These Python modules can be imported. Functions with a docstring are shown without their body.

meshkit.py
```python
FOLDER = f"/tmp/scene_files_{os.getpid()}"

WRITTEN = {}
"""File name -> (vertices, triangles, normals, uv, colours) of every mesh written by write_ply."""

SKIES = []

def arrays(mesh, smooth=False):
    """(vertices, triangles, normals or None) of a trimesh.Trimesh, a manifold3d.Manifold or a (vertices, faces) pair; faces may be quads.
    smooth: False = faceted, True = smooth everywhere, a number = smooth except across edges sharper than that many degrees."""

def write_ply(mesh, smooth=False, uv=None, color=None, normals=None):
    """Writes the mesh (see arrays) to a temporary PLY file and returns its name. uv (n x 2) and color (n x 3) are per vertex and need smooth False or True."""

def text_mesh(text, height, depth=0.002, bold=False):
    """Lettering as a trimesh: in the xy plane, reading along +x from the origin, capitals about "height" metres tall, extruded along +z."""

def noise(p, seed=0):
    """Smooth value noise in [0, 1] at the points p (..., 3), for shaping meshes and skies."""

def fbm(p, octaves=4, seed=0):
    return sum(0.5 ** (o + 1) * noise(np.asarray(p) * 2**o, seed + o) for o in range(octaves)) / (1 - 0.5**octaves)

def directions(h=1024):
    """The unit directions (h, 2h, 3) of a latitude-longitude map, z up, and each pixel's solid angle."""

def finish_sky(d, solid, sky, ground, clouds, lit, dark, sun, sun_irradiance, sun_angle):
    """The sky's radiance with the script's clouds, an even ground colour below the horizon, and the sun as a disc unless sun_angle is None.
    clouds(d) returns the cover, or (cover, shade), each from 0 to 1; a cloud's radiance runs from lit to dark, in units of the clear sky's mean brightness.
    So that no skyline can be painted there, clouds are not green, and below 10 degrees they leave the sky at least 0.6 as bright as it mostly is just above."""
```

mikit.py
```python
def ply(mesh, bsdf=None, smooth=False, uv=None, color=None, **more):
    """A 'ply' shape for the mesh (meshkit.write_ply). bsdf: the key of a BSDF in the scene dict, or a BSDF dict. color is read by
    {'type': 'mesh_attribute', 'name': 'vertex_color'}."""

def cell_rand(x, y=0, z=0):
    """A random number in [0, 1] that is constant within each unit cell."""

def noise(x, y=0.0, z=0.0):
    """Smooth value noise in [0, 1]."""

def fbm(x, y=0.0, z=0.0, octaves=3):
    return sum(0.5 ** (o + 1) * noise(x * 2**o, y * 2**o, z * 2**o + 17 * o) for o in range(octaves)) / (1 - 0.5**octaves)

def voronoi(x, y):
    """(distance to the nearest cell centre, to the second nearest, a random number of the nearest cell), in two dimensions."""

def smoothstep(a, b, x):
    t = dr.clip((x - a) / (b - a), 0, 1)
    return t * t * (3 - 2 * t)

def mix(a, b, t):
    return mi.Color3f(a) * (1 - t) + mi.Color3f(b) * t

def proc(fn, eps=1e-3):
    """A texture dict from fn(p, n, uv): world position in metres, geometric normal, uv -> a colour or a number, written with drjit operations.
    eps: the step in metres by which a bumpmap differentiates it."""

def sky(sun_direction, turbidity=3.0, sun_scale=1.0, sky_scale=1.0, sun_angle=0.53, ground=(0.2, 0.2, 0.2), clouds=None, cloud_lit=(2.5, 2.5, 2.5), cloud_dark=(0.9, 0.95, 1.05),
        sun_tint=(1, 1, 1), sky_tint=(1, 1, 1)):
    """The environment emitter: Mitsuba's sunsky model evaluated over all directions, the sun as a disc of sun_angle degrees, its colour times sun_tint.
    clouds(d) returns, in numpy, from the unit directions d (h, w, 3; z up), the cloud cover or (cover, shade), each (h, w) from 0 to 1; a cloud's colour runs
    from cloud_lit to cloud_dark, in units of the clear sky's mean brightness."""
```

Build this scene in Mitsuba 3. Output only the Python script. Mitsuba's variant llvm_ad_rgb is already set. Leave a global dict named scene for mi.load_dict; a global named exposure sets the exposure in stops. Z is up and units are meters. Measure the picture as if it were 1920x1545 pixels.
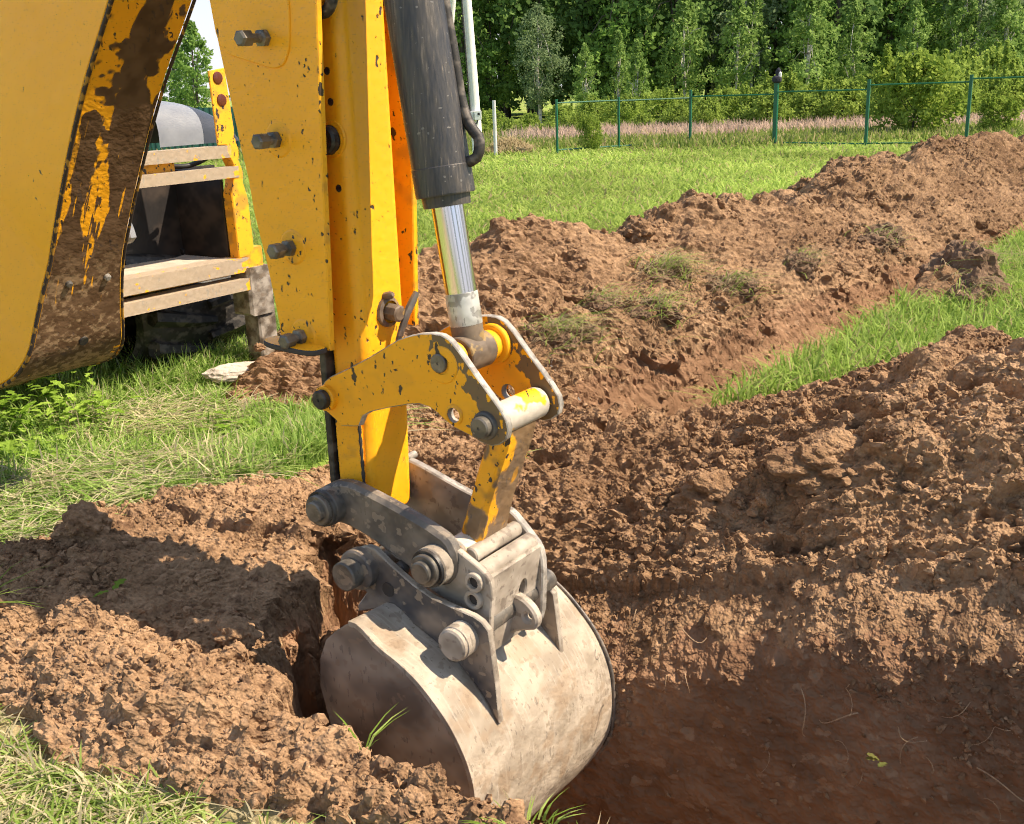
import math
import numpy as np
import trimesh
import drjit as dr
import mitsuba as mi
import mikit
import meshkit
import mapbox_earcut
from PIL import Image, ImageDraw
from scipy import ndimage

# ------------------------------------------------------------------ camera, sky, exposure
T = mi.ScalarTransform4f
EYE = np.array([0.0, 0.0, 1.45])
FWD = np.array([-0.55168596, 0.78177499, -0.29063805])
RGT = np.array([0.82239483, 0.56793631, -0.03339299])
UPV = np.array([-0.13895809, 0.25744167, 0.95625019])
scene = {"type": "scene"}
labels = {}
scene["camera"] = {"type": "perspective", "fov": 51.2820, "fov_axis": "x", "near_clip": 0.05, "far_clip": 2000.0,
                   "to_world": T().look_at(origin=EYE.tolist(), target=(EYE + FWD).tolist(), up=UPV.tolist())}


def cloud_cover(d):
    n = meshkit.fbm(d / (np.abs(d[..., 2:]) + 0.25) * 1.6 + 3.0, 5, 11)
    c = np.clip((n - 0.52) / 0.16, 0, 1)
    return np.clip(c + np.clip(1.5 - d[..., 2] * 9.0, 0, 1), 0, 1), 0.25 * np.clip((n - 0.5) * 3, 0, 1)


SUN = (0.76, 0.40, 0.97)
scene["sky"] = mikit.sky(SUN, turbidity=3, clouds=cloud_cover, cloud_lit=(1.7, 1.72, 1.75), cloud_dark=(0.95, 1.0, 1.08), sky_tint=(1.05, 1.0, 0.93))
exposure = 2.7

# ------------------------------------------------------------------ helpers
HF = np.array([FWD[0], FWD[1], 0.0]); HF /= np.linalg.norm(HF)     # horizontal direction the photographer faces
HR = np.array([HF[1], -HF[0], 0.0])


def spot(right, fwd, z=0.0):
    """A place so many metres to the right and ahead of where the photographer stands."""
    return HR * right + HF * fwd + np.array([0, 0, z])


def num(key):
    if key not in scene and key not in labels and not any(k.startswith(key + "__") for k in scene):
        return key
    i = 1
    while True:
        k = f"{key}_{i:03d}"
        if k not in scene and k not in labels:
            return k
        i += 1


def put(key, mesh, bsdf, smooth=False, color=None, label=None, cat=None, group=None, kind=None, **more):
    key = num(key)
    scene[key] = mikit.ply(mesh, bsdf, smooth=smooth, color=color, **more)
    tag(key, label, cat, group, kind)
    return key


def tag(key, label=None, cat=None, group=None, kind=None):
    d = {k: v for k, v in (("label", label), ("category", cat), ("group", group), ("kind", kind)) if v}
    if d:
        labels[key] = d
    return key


def join(*ms):
    vs, fs, o = [], [], 0
    for m in ms:
        v, f = (np.asarray(m.vertices), np.asarray(m.faces)) if hasattr(m, "vertices") else (np.asarray(m[0], float), np.asarray(m[1], int))
        if f.shape[1] == 4:
            f = np.vstack([f[:, [0, 1, 2]], f[:, [0, 2, 3]]])
        vs.append(v); fs.append(f + o); o += len(v)
    return np.vstack(vs), np.vstack(fs)


def area2(p):
    x, z = p[:, 0], p[:, 1]
    return np.sum(x * np.roll(z, -1) - np.roll(x, -1) * z)


def inset(p, c):
    a = p - np.roll(p, 1, 0); b = np.roll(p, -1, 0) - p
    a /= np.linalg.norm(a, axis=1, keepdims=True) + 1e-12; b /= np.linalg.norm(b, axis=1, keepdims=True) + 1e-12
    n1 = np.stack([-a[:, 1], a[:, 0]], 1); n2 = np.stack([-b[:, 1], b[:, 0]], 1)
    return p + c * (n1 + n2) / np.maximum(1 + (n1 * n2).sum(1, keepdims=True), 0.35)


def plate(poly, y0, y1, c=0.003, holes=()):
    """An extruded outline in the x-z plane with chamfered rims. Returns (whole, faces only, rim only)."""
    rings = []
    for i, r in enumerate([poly, *holes]):
        r = np.asarray(r, float)
        if (area2(r) > 0) != (i == 0):
            r = r[::-1]
        rings.append(r)
    ins = [inset(r, c) for r in rings]
    ends = np.cumsum([len(r) for r in rings])
    flat = np.vstack(ins)
    tri = np.asarray(mapbox_earcut.triangulate_float64(flat, ends.astype(np.uint32))).reshape(-1, 3)
    n = len(flat); full = np.vstack(rings)
    lay = [(flat, y0), (full, y0 + c), (full, y1 - c), (flat, y1)]
    v = np.vstack([np.stack([p[:, 0], np.full(n, y), p[:, 1]], 1) for p, y in lay])
    t = flat[tri]; cw = np.cross(t[:, 1] - t[:, 0], t[:, 2] - t[:, 0]) < 0
    tri[cw] = tri[cw][:, ::-1]
    idx = np.arange(n); nxt = idx + 1; st = 0
    for e in ends:
        nxt[e - 1] = st; st = e
    band = lambda k: np.stack([idx + k * n, idx + (k + 1) * n, nxt + (k + 1) * n, nxt + k * n], 1)
    q2t = lambda q: np.vstack([q[:, [0, 1, 2]], q[:, [0, 2, 3]]])
    caps = np.vstack([tri, tri[:, ::-1] + 3 * n])
    rim = np.vstack([q2t(band(0)), q2t(band(1)), q2t(band(2))])
    return (v, np.vstack([caps, rim])), (v, caps), (v, rim)


def arc(cx, cz, r, a0, a1, n=10):
    a = np.radians(np.linspace(a0, a1, n))
    return [(cx + r * math.cos(t), cz + r * math.sin(t)) for t in a]


def circle(cx, cz, r, n=20):
    return arc(cx, cz, r, 0, 360 - 360 / n, n)


def frame_of(ax):
    ax = np.asarray(ax, float); ax = ax / np.linalg.norm(ax)
    a = np.cross(ax, [0, 0, 1.0] if abs(ax[2]) < 0.9 else [1.0, 0, 0]); a /= np.linalg.norm(a)
    return ax, a, np.cross(ax, a)


def lathe(p0, axis, prof, n=28):
    ax, a, b = frame_of(axis)
    prof = np.asarray(prof, float); ang = np.arange(n) * 2 * np.pi / n
    v = np.asarray(p0) + prof[:, None, :1] * ax + prof[:, None, 1:] * (np.cos(ang)[None, :, None] * a + np.sin(ang)[None, :, None] * b)
    i, j = np.meshgrid(np.arange(len(prof) - 1), np.arange(n), indexing="ij")
    q = np.stack([i * n + j, (i + 1) * n + j, (i + 1) * n + (j + 1) % n, i * n + (j + 1) % n], -1).reshape(-1, 4)
    return v.reshape(-1, 3), q[:, ::-1]


def pin(x, z, y0, y1, r, c=0.004, n=28, dish=0.0):
    """A round bar along y with chamfered ends."""
    return lathe((x, 0, z), (0, 1, 0), [(y0 + dish, 0), (y0 + dish, r * 0.12), (y0, r * 0.16), (y0, r - c), (y0 + c, r), (y1 - c, r), (y1, r - c), (y1, 0)], n)


def ringc(x, z, y0, y1, r, ri, n=28, c=0.003):
    return lathe((x, 0, z), (0, 1, 0), [(y0, ri), (y0, r - c), (y0 + c, r), (y1 - c, r), (y1, r - c), (y1, ri), (y0, ri)], n)


def tube(path, r, n=10):
    p = np.asarray(path, float); t = np.gradient(p, axis=0); t /= np.linalg.norm(t, axis=1, keepdims=True) + 1e-12
    a = np.cross(t[0], [0.3, 0.2, 0.93]); a /= np.linalg.norm(a)
    rings = []; r = np.broadcast_to(r, (len(p),)); ang = np.arange(n) * 2 * np.pi / n
    for k in range(len(p)):
        a = a - t[k] * (a @ t[k]); a /= np.linalg.norm(a); b = np.cross(t[k], a)
        rings.append(p[k] + r[k] * (np.cos(ang)[:, None] * a + np.sin(ang)[:, None] * b))
    v = np.vstack(rings + [p[:1], p[-1:]]); m = len(p)
    i, j = np.meshgrid(np.arange(m - 1), np.arange(n), indexing="ij")
    q = np.stack([i * n + j, i * n + (j + 1) % n, (i + 1) * n + (j + 1) % n, (i + 1) * n + j], -1).reshape(-1, 4)
    f = np.vstack([q[:, [0, 1, 2]], q[:, [0, 2, 3]]]); j = np.arange(n)
    c0 = np.stack([np.full(n, m * n), (j + 1) % n, j], 1); c1 = np.stack([np.full(n, m * n + 1), (m - 1) * n + j, (m - 1) * n + (j + 1) % n], 1)
    return v, np.vstack([f, c0, c1])


def spline(pts, n=40):
    p = np.asarray(pts, float)
    s = np.concatenate([[0], np.cumsum(np.linalg.norm(np.diff(p, axis=0), axis=1))])
    from scipy.interpolate import PchipInterpolator
    return PchipInterpolator(s, p)(np.linspace(0, s[-1], n))


def smooth_loop(pts, it=2):
    p = np.asarray(pts, float)
    for _ in range(it):
        q = np.empty((2 * len(p), 2)); nx = np.roll(p, -1, 0)
        q[0::2] = 0.8 * p + 0.2 * nx; q[1::2] = 0.2 * p + 0.8 * nx
        p = q
    return p


def box(x0, x1, y0, y1, z0, z1, c=0.004):
    return plate([(x0, z0), (x1, z0), (x1, z1), (x0, z1)], y0, y1, c)[0]


def xf(mesh, m):
    v, f = mesh
    m = np.asarray(m, float)
    return np.asarray(v) @ m[:3, :3].T + m[:3, 3], f


def ss(a, b, x):
    t = np.clip((x - a) / (b - a), 0, 1)
    return t * t * (3 - 2 * t)


def nz(x, y, z=0.0, s=0):
    p = np.stack(np.broadcast_arrays(x, y, z), -1).astype(float)
    return meshkit.noise(p, s)


def fb(x, y, z=0.0, o=4, s=0):
    p = np.stack(np.broadcast_arrays(x, y, z), -1).astype(float)
    return meshkit.fbm(p, o, s)


# ------------------------------------------------------------------ materials
N3 = lambda p, f, o=(0, 0, 0): mikit.noise(p.x * f + o[0], p.y * f + o[1], p.z * f + o[2])
F3 = lambda p, f, n=3, o=(0, 0, 0): mikit.fbm(p.x * f + o[0], p.y * f + o[1], p.z * f + o[2], n)
SS = mikit.smoothstep
MIX = mikit.mix


def mat(key, color, rough=0.5, metal=0.0, bump=None, bscale=0.001, eps=1e-3, **more):
    c = mikit.proc(color) if callable(color) else {"type": "rgb", "value": list(color)} if not isinstance(color, dict) else color
    r = mikit.proc(rough) if callable(rough) else float(rough)
    b = {"type": "principled", "base_color": c, "roughness": r, "metallic": mikit.proc(metal) if callable(metal) else float(metal), **more}
    if bump is not None:
        b = {"type": "bumpmap", "arbitrary": mikit.proc(bump, eps), "scale": float(bscale), "bsdf": b}
    scene[key] = {"type": "twosided", "bsdf": b}


CHIP = (0.050, 0.034, 0.024)


def chips(p, dens, fx=135.0, fz=62.0):
    """Small paint chips, longer down the plate than across, gathered in patches."""
    a = (p.x + p.y) * 0.92 + p.z * 0.30; b = p.z * 0.92 - (p.x + p.y) * 0.30
    wa = mikit.fbm(p.x * 60.0, p.y * 60.0, p.z * 60.0, 2) - 0.5
    d1, _, w1 = mikit.voronoi(a * 34.0 + wa * 0.9, b * 17.0 + wa * 0.7)
    d2, _, w2 = mikit.voronoi(a * 85.0 + wa * 1.3 + 7, b * 48.0 + wa)
    patch = F3(p, 6.0, 2, (5, 1, 2)) - 0.5
    r1 = dr.maximum(w1 - (0.80 - dens * 1.6) + patch * 0.55, 0) * 0.95
    r2 = dr.maximum(w2 - (0.84 - dens * 1.6) + patch * 0.75, 0) * 1.1
    return dr.maximum(SS(0.02, -0.02, d1 - r1 + wa * 0.10), SS(0.03, -0.03, d2 - r2))


def yellow_fn(dens, grime=0.0):
    def f(p, n, uv):
        tone = F3(p, 3.0, 2)
        base = MIX((0.76, 0.340, 0.008), (0.82, 0.395, 0.011), tone)
        sp = SS(0.80, 0.83, N3(p, 210.0)) * 0.35
        base = MIX(base, (0.42, 0.22, 0.05), sp)
        if grime:
            g = SS(0.50, 0.72, F3(p, 17.0, 3, (9, 4, 1))) * grime
            base = MIX(base, (0.20, 0.115, 0.04), g)
        return MIX(base, CHIP, chips(p, dens))
    return f


mat("yellow_paint", yellow_fn(-0.022), lambda p, n, uv: 0.34 + 0.2 * F3(p, 30.0, 2), specular=0.45, bump=lambda p, n, uv: F3(p, 60.0, 2) - 1.5 * chips(p, -0.022), bscale=0.0012)
mat("yellow_clean", yellow_fn(-0.10), lambda p, n, uv: 0.36 + 0.15 * F3(p, 30.0, 2), specular=0.45, bump=lambda p, n, uv: F3(p, 40.0, 2), bscale=0.0008)
mat("yellow_worn", yellow_fn(0.03, 0.35), lambda p, n, uv: 0.36 + 0.2 * F3(p, 30.0, 2), specular=0.4, bump=lambda p, n, uv: F3(p, 60.0, 2), bscale=0.0014)


def lever_fn(p, n, uv):
    base = yellow_fn(0.03, 0.12)(p, n, uv)
    # scuffed front edge of the lever: paint torn off in streaks within a few centimetres of the edge line
    d = (p.x + 1.383) * 0.735 + (p.z - 0.70) * 0.678
    e = mikit.fbm(p.x * 55.0, 0.0, p.z * 26.0, 3)
    k = SS(0.0, 0.03, e - 0.36 - dr.clip(-d - 0.010, 0, 1) * 6.0)
    low = SS(0.0, 0.03, mikit.fbm(p.x * 40.0 + 5, 0.0, p.z * 40.0, 3) - 0.36 - dr.clip(p.z - 0.655, 0, 1) * 6.0 - SS(-1.47, -1.56, p.x) * 0.5)
    return MIX(base, (0.075, 0.066, 0.056), dr.maximum(k, low) * 0.9)


mat("yellow_lever", lever_fn, 0.42, specular=0.4, bump=lambda p, n, uv: F3(p, 60.0, 2), bscale=0.0014)


def PIECE(x, pts):
    """A broken line through the given (x, value) points."""
    v = pts[0][1]
    for (a, va), (b, vb) in zip(pts, pts[1:]):
        v = v + (vb - va) * dr.clip((x - a) / (b - a), 0, 1)
    return v


def boom_fn(p, n, uv):
    """Paint with dark earth rubbed on in bands that run down the underside."""
    base = yellow_fn(0.02)(p, n, uv)
    t = (p.y - 1.93) / 0.28
    rag = (mikit.fbm(p.y * 26.0, 3.3, p.z * 12.0, 4) - 0.5) * 0.50 + (mikit.fbm(p.y * 110.0, 1.3, p.z * 45.0, 2) - 0.5) * 0.22
    w = rag
    streak = mikit.fbm(p.y * 70.0, 5.1, p.z * 7.0, 3)
    b1 = PIECE(p.z, ((0.95, 0.26), (1.12, 0.09), (1.29, 0.15), (1.41, 0.12), (1.45, -0.12))) - dr.abs(t - PIECE(p.z, ((0.95, 0.24), (1.12, 0.20), (1.29, 0.22), (1.45, 0.18))))
    b2 = PIECE(p.z, ((0.95, 0.30), (1.12, 0.17), (1.29, 0.26), (1.41, 0.29), (1.51, 0.15), (1.58, 0.23), (1.71, 0.19))) - dr.abs(t - PIECE(p.z, ((0.95, 0.80), (1.12, 0.85), (1.29, 0.74), (1.41, 0.70), (1.51, 0.60), (1.58, 0.53), (1.71, 0.57))))
    mid = (streak - 0.56) * SS(1.30, 1.10, p.z) * 1.2 - 0.02
    m = SS(-0.012, 0.012, dr.maximum(dr.maximum(b1, b2) + w * 0.30, mid + (F3(p, 20.0, 3) - 0.5) * 0.3))
    m = m * (1 - 0.9 * SS(0.70, 0.74, streak) * SS(1.45, 1.2, p.z))
    lowall = SS(-0.03, 0.03, 0.86 - p.z + w * 0.40)
    m = dr.maximum(m, lowall * SS(0.30, 0.36, F3(p, 28.0, 3) + 0.10))
    dirt = MIX((0.040, 0.024, 0.017), (0.085, 0.054, 0.036), SS(0.3, 0.7, F3(p, 22.0, 4)))
    pale = SS(0.46, 0.68, F3(p, 60.0, 4, (4, 4, 9)) + (F3(p, 9.0, 2) - 0.5) * 0.4) * SS(1.05, 0.85, p.z)
    dirt = MIX(dirt, (0.24, 0.17, 0.105), pale * 0.8)
    return MIX(base, dirt, m * 0.96)


MIXF = lambda a, b, t: a * (1 - t) + b * t
mat("boom_underside_paint", boom_fn, 0.72, specular=0.3, bump=lambda p, n, uv: F3(p, 70.0, 3), bscale=0.003)


def dirty_steel(lo, hi, spot_c, f=14.0):
    def fn(p, n, uv):
        a = MIX(lo, hi, SS(0.30, 0.70, F3(p, f, 4)))
        s = SS(0.60, 0.68, F3(p, 38.0, 3, (8, 2, 5)))
        s2 = SS(0.72, 0.76, mikit.fbm(p.x * 130.0, p.y * 130.0, p.z * 30.0, 2))
        return MIX(MIX(a, spot_c, s * 0.6), (0.10, 0.085, 0.07), s2 * 0.5)
    return fn


def shell_fn(p, n, uv):
    a = dirty_steel((0.25, 0.208, 0.160), (0.375, 0.320, 0.255), (0.215, 0.170, 0.125))(p, n, uv)
    sc = mikit.fbm(p.y * 150.0 + 4.0 * N3(p, 5.0), p.x * 7.0, p.z * 9.0, 3)
    a = MIX(a, (0.56, 0.51, 0.44), SS(0.60, 0.72, sc) * 0.16)
    a = MIX(a, (0.20, 0.15, 0.11), SS(0.38, 0.28, sc) * 0.16)
    return MIX(a, (0.25, 0.17, 0.105), SS(0.56, 0.68, F3(p, 13.0, 4, (3, 3, 7))) * 0.45)


mat("bucket_steel", shell_fn, lambda p, n, uv: 0.45 + 0.3 * F3(p, 30.0, 2), specular=0.45,
    bump=lambda p, n, uv: F3(p, 90.0, 3) + 2.0 * F3(p, 22.0, 2) + 0.2 * mikit.fbm(p.y * 150.0, p.x * 7.0, p.z * 9.0, 2), bscale=0.0028)
mat("bucket_side_steel", dirty_steel((0.130, 0.098, 0.074), (0.34, 0.27, 0.20), (0.22, 0.155, 0.105), 7.0), 0.6, specular=0.4,
    bump=lambda p, n, uv: F3(p, 60.0, 3), bscale=0.003)
mat("hitch_steel", dirty_steel((0.060, 0.056, 0.054), (0.165, 0.142, 0.118), (0.25, 0.205, 0.16)), 0.45, specular=0.5,
    bump=lambda p, n, uv: F3(p, 80.0, 3), bscale=0.002)
mat("hitch_dusty", dirty_steel((0.225, 0.19, 0.152), (0.40, 0.35, 0.29), (0.15, 0.12, 0.095)), 0.58, specular=0.4,
    bump=lambda p, n, uv: F3(p, 80.0, 3), bscale=0.002)
mat("ear_steel", dirty_steel((0.06, 0.056, 0.058), (0.29, 0.23, 0.175), (0.32, 0.25, 0.18), 9.0), 0.52, specular=0.45,
    bump=lambda p, n, uv: F3(p, 70.0, 3), bscale=0.003)
mat("pin_steel", dirty_steel((0.075, 0.070, 0.064), (0.16, 0.145, 0.125), (0.25, 0.21, 0.17), 30.0), 0.42, 0.35, specular=0.5)
mat("lit_pale_steel", dirty_steel((0.20, 0.185, 0.165), (0.38, 0.355, 0.32), (0.13, 0.11, 0.09), 30.0), 0.45, specular=0.5)  # worn bare steel, with the sunlit look of plate edges in its pale tone
mat("dark_rim", (0.035, 0.03, 0.028), 0.7)
mat("weld_rust", lambda p, n, uv: MIX((0.030, 0.020, 0.015), (0.30, 0.16, 0.02), SS(0.55, 0.62, mikit.fbm(p.x * 60.0, p.y * 60.0, p.z * 40.0, 3))), 0.7)
mat("rubber", lambda p, n, uv: MIX((0.012, 0.012, 0.013), (0.060, 0.055, 0.050), SS(0.45, 0.7, F3(p, 30.0, 3))), 0.5)
mat("hose_rubber", lambda p, n, uv: MIX((0.022, 0.019, 0.018), (0.13, 0.11, 0.095), SS(0.45, 0.75, F3(p, 45.0, 3))), 0.6)


def barrel_fn(p, n, uv):
    r = mikit.fbm(p.x * 260.0, p.y * 260.0, p.z * 14.0, 3)
    big = mikit.fbm(p.x * 30.0, p.y * 30.0, p.z * 5.0, 3)
    c = MIX((0.024, 0.026, 0.034), (0.070, 0.062, 0.057), SS(0.30, 0.75, 0.5 * r + 0.5 * big))
    c = MIX(c, (0.16, 0.135, 0.115), SS(0.62, 0.75, r * 0.7 + big * 0.3) * 0.6)
    return MIX(c, (0.20, 0.19, 0.18), SS(0.80, 0.82, mikit.fbm(p.x * 90, p.y * 90, p.z * 90, 2)) * 0.6)


mat("ram_barrel_paint", barrel_fn, 0.42, specular=0.5, bump=lambda p, n, uv: mikit.fbm(p.x * 110, p.y * 110, p.z * 25, 3), bscale=0.0014)
scene["chrome"] = {"type": "roughconductor", "material": "Cr", "alpha": 0.018, "distribution": "ggx"}
mat("rod_scuffed", dirty_steel((0.36, 0.35, 0.33), (0.60, 0.59, 0.57), (0.16, 0.14, 0.12), 30.0), 0.35, 0.4)
mat("rod_end_steel", dirty_steel((0.075, 0.052, 0.036), (0.16, 0.12, 0.085), (0.30, 0.19, 0.05), 24.0), 0.6)
mat("orange_paint", yellow_fn(0.05, 0.5), 0.5)


def frame_fn(p, n, uv):
    base = yellow_fn(0.03, 0.2)(p, n, uv)
    w = SS(0.48, 0.53, F3(p, 24.0, 4, (3, 8, 1)) + SS(3.74, 3.64, p.y) * 0.21)
    return MIX(base, MIX((0.22, 0.195, 0.16), (0.33, 0.295, 0.245), F3(p, 60.0, 4)), w * 0.92)


mat("frame_paint", frame_fn, 0.55, bump=lambda p, n, uv: F3(p, 60.0, 3), bscale=0.002)
mat("dark_panel", lambda p, n, uv: MIX((0.012, 0.011, 0.012), (0.045, 0.034, 0.028), SS(0.4, 0.75, F3(p, 8.0, 4))), 0.5)
mat("dust_shelf", lambda p, n, uv: MIX((0.24, 0.205, 0.165), (0.42, 0.375, 0.315), F3(p, 22.0, 4)), 0.85)
mat("leg_steel", dirty_steel((0.075, 0.058, 0.043), (0.30, 0.27, 0.235), (0.16, 0.12, 0.085), 20.0), 0.6)
mat("fender_plastic", lambda p, n, uv: MIX((0.130, 0.140, 0.165), (0.215, 0.225, 0.245), F3(p, 12.0, 4)), 0.36)
mat("fender_end_shade", lambda p, n, uv: MIX((0.020, 0.024, 0.036), (0.050, 0.056, 0.072), F3(p, 12.0, 4)), 0.4)  # for the shaded end of the grey fender, shade put into the colour
mat("lamp_lens", (0.10, 0.025, 0.012), 0.2)
mat("fence_green", lambda p, n, uv: MIX((0.006, 0.085, 0.045), (0.010, 0.115, 0.060), F3(p, 3.0, 2)), 0.4)
mat("panel_green", lambda p, n, uv: MIX((0.004, 0.045, 0.035), (0.006, 0.060, 0.045), F3(p, 1.0, 2)), 0.5)
mat("galvanised", lambda p, n, uv: MIX((0.46, 0.47, 0.48), (0.60, 0.61, 0.62), F3(p, 10.0, 3)), 0.5)
mat("pole_concrete", lambda p, n, uv: MIX((0.62, 0.62, 0.60), (0.74, 0.74, 0.72), F3(p, 8.0, 3)), 0.8)
mat("meter_plastic", (0.72, 0.73, 0.72), 0.4)
mat("cap_cloth", lambda p, n, uv: MIX((0.012, 0.012, 0.022), (0.030, 0.030, 0.050), F3(p, 20.0, 3)), 0.9)
mat("white_cloth", (0.6, 0.6, 0.63), 0.8)
mat("stone_dusty", lambda p, n, uv: MIX((0.32, 0.28, 0.23), (0.50, 0.46, 0.41), F3(p, 14.0, 4)), 0.9, bump=lambda p, n, uv: F3(p, 60.0, 3), bscale=0.006)
mat("stake_wood", (0.45, 0.25, 0.15), 0.8)
mat("root_fibre", lambda p, n, uv: MIX((0.20, 0.12, 0.07), (0.46, 0.33, 0.20), F3(p, 60.0, 3)), 0.8)


def soil_fn(p, n, uv):
    big = F3(p, 1.7, 3, (2, 5, 1))
    mid = F3(p, 11.0, 3, (7, 1, 3))
    c = MIX((0.158, 0.093, 0.051), (0.305, 0.195, 0.114), SS(0.25, 0.75, 0.55 * big + 0.45 * mid))
    c = MIX(c, (0.38, 0.245, 0.152), SS(0.55, 0.75, F3(p, 47.0, 3, (1, 2, 8))) * 0.55)
    c = c * (0.72 + 0.56 * mikit.fbm(p.x * 150.0 + 3, p.y * 150.0, p.z * 150.0, 2))
    return MIX(c, (0.085, 0.046, 0.028), SS(0.56, 0.74, F3(p, 29.0, 3, (6, 6, 2))) * 0.6)


SOILB = lambda p, n, uv: F3(p, 160.0, 3) + 0.8 * F3(p, 60.0, 2)
mat("soil", soil_fn, 0.95, specular=0.15, bump=SOILB, bscale=0.011, eps=1.5e-3)


def wall_fn(p, n, uv):
    c = MIX((0.150, 0.083, 0.047), (0.285, 0.170, 0.102), SS(0.25, 0.75, 0.6 * F3(p, 3.0, 3) + 0.4 * F3(p, 14.0, 3)))
    return MIX(c, (0.33, 0.215, 0.135), SS(0.64, 0.70, F3(p, 24.0, 4, (4, 4, 1))) * 0.6)


mat("trench_soil", wall_fn, 0.95, specular=0.15, bump=lambda p, n, uv: F3(p, 150.0, 3) + 1.5 * F3(p, 35.0, 3), bscale=0.012, eps=1.5e-3)


def turf_fn(p, n, uv):
    g = MIX((0.115, 0.175, 0.028), (0.23, 0.32, 0.06), SS(0.25, 0.75, 0.5 * F3(p, 0.8, 3) + 0.5 * F3(p, 14.0, 3)))
    d = SS(0.52, 0.68, F3(p, 2.6, 4, (3, 3, 3)))
    d = dr.maximum(d * 0.7, SS(1.35, 1.25, p.y) * SS(-3.6, -3.3, p.x) * SS(0.6, 0.4, p.x) * 0.9)
    d = dr.maximum(d, SS(0.42, 0.55, F3(p, 2.2, 3, (3, 3, 3))) * SS(-2.5, -2.7, p.x) * SS(4.6, 4.2, p.y) * SS(-5.3, -4.9, p.x))
    return MIX(g, MIX((0.24, 0.18, 0.10), (0.40, 0.33, 0.20), F3(p, 33.0, 3)), d)


mat("turf", turf_fn, 0.9, specular=0.2, bump=lambda p, n, uv: F3(p, 45.0, 3), bscale=0.02)
VC = {"type": "mesh_attribute", "name": "vertex_color"}
scene["blade"] = {"type": "principledthin", "base_color": VC, "roughness": 0.45, "diff_trans": 1.0, "spec_trans": 0.0}
scene["leaf"] = {"type": "principledthin", "base_color": VC, "roughness": 0.5, "diff_trans": 0.9, "spec_trans": 0.0}
mat("bark_pale", lambda p, n, uv: MIX((0.45, 0.43, 0.39), (0.10, 0.09, 0.08), SS(0.6, 0.7, mikit.fbm(p.x * 3, p.y * 3, p.z * 6, 3))), 0.8)
mat("bark_dark", lambda p, n, uv: MIX((0.05, 0.042, 0.034), (0.12, 0.10, 0.08), F3(p, 6.0, 3)), 0.9)

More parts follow.
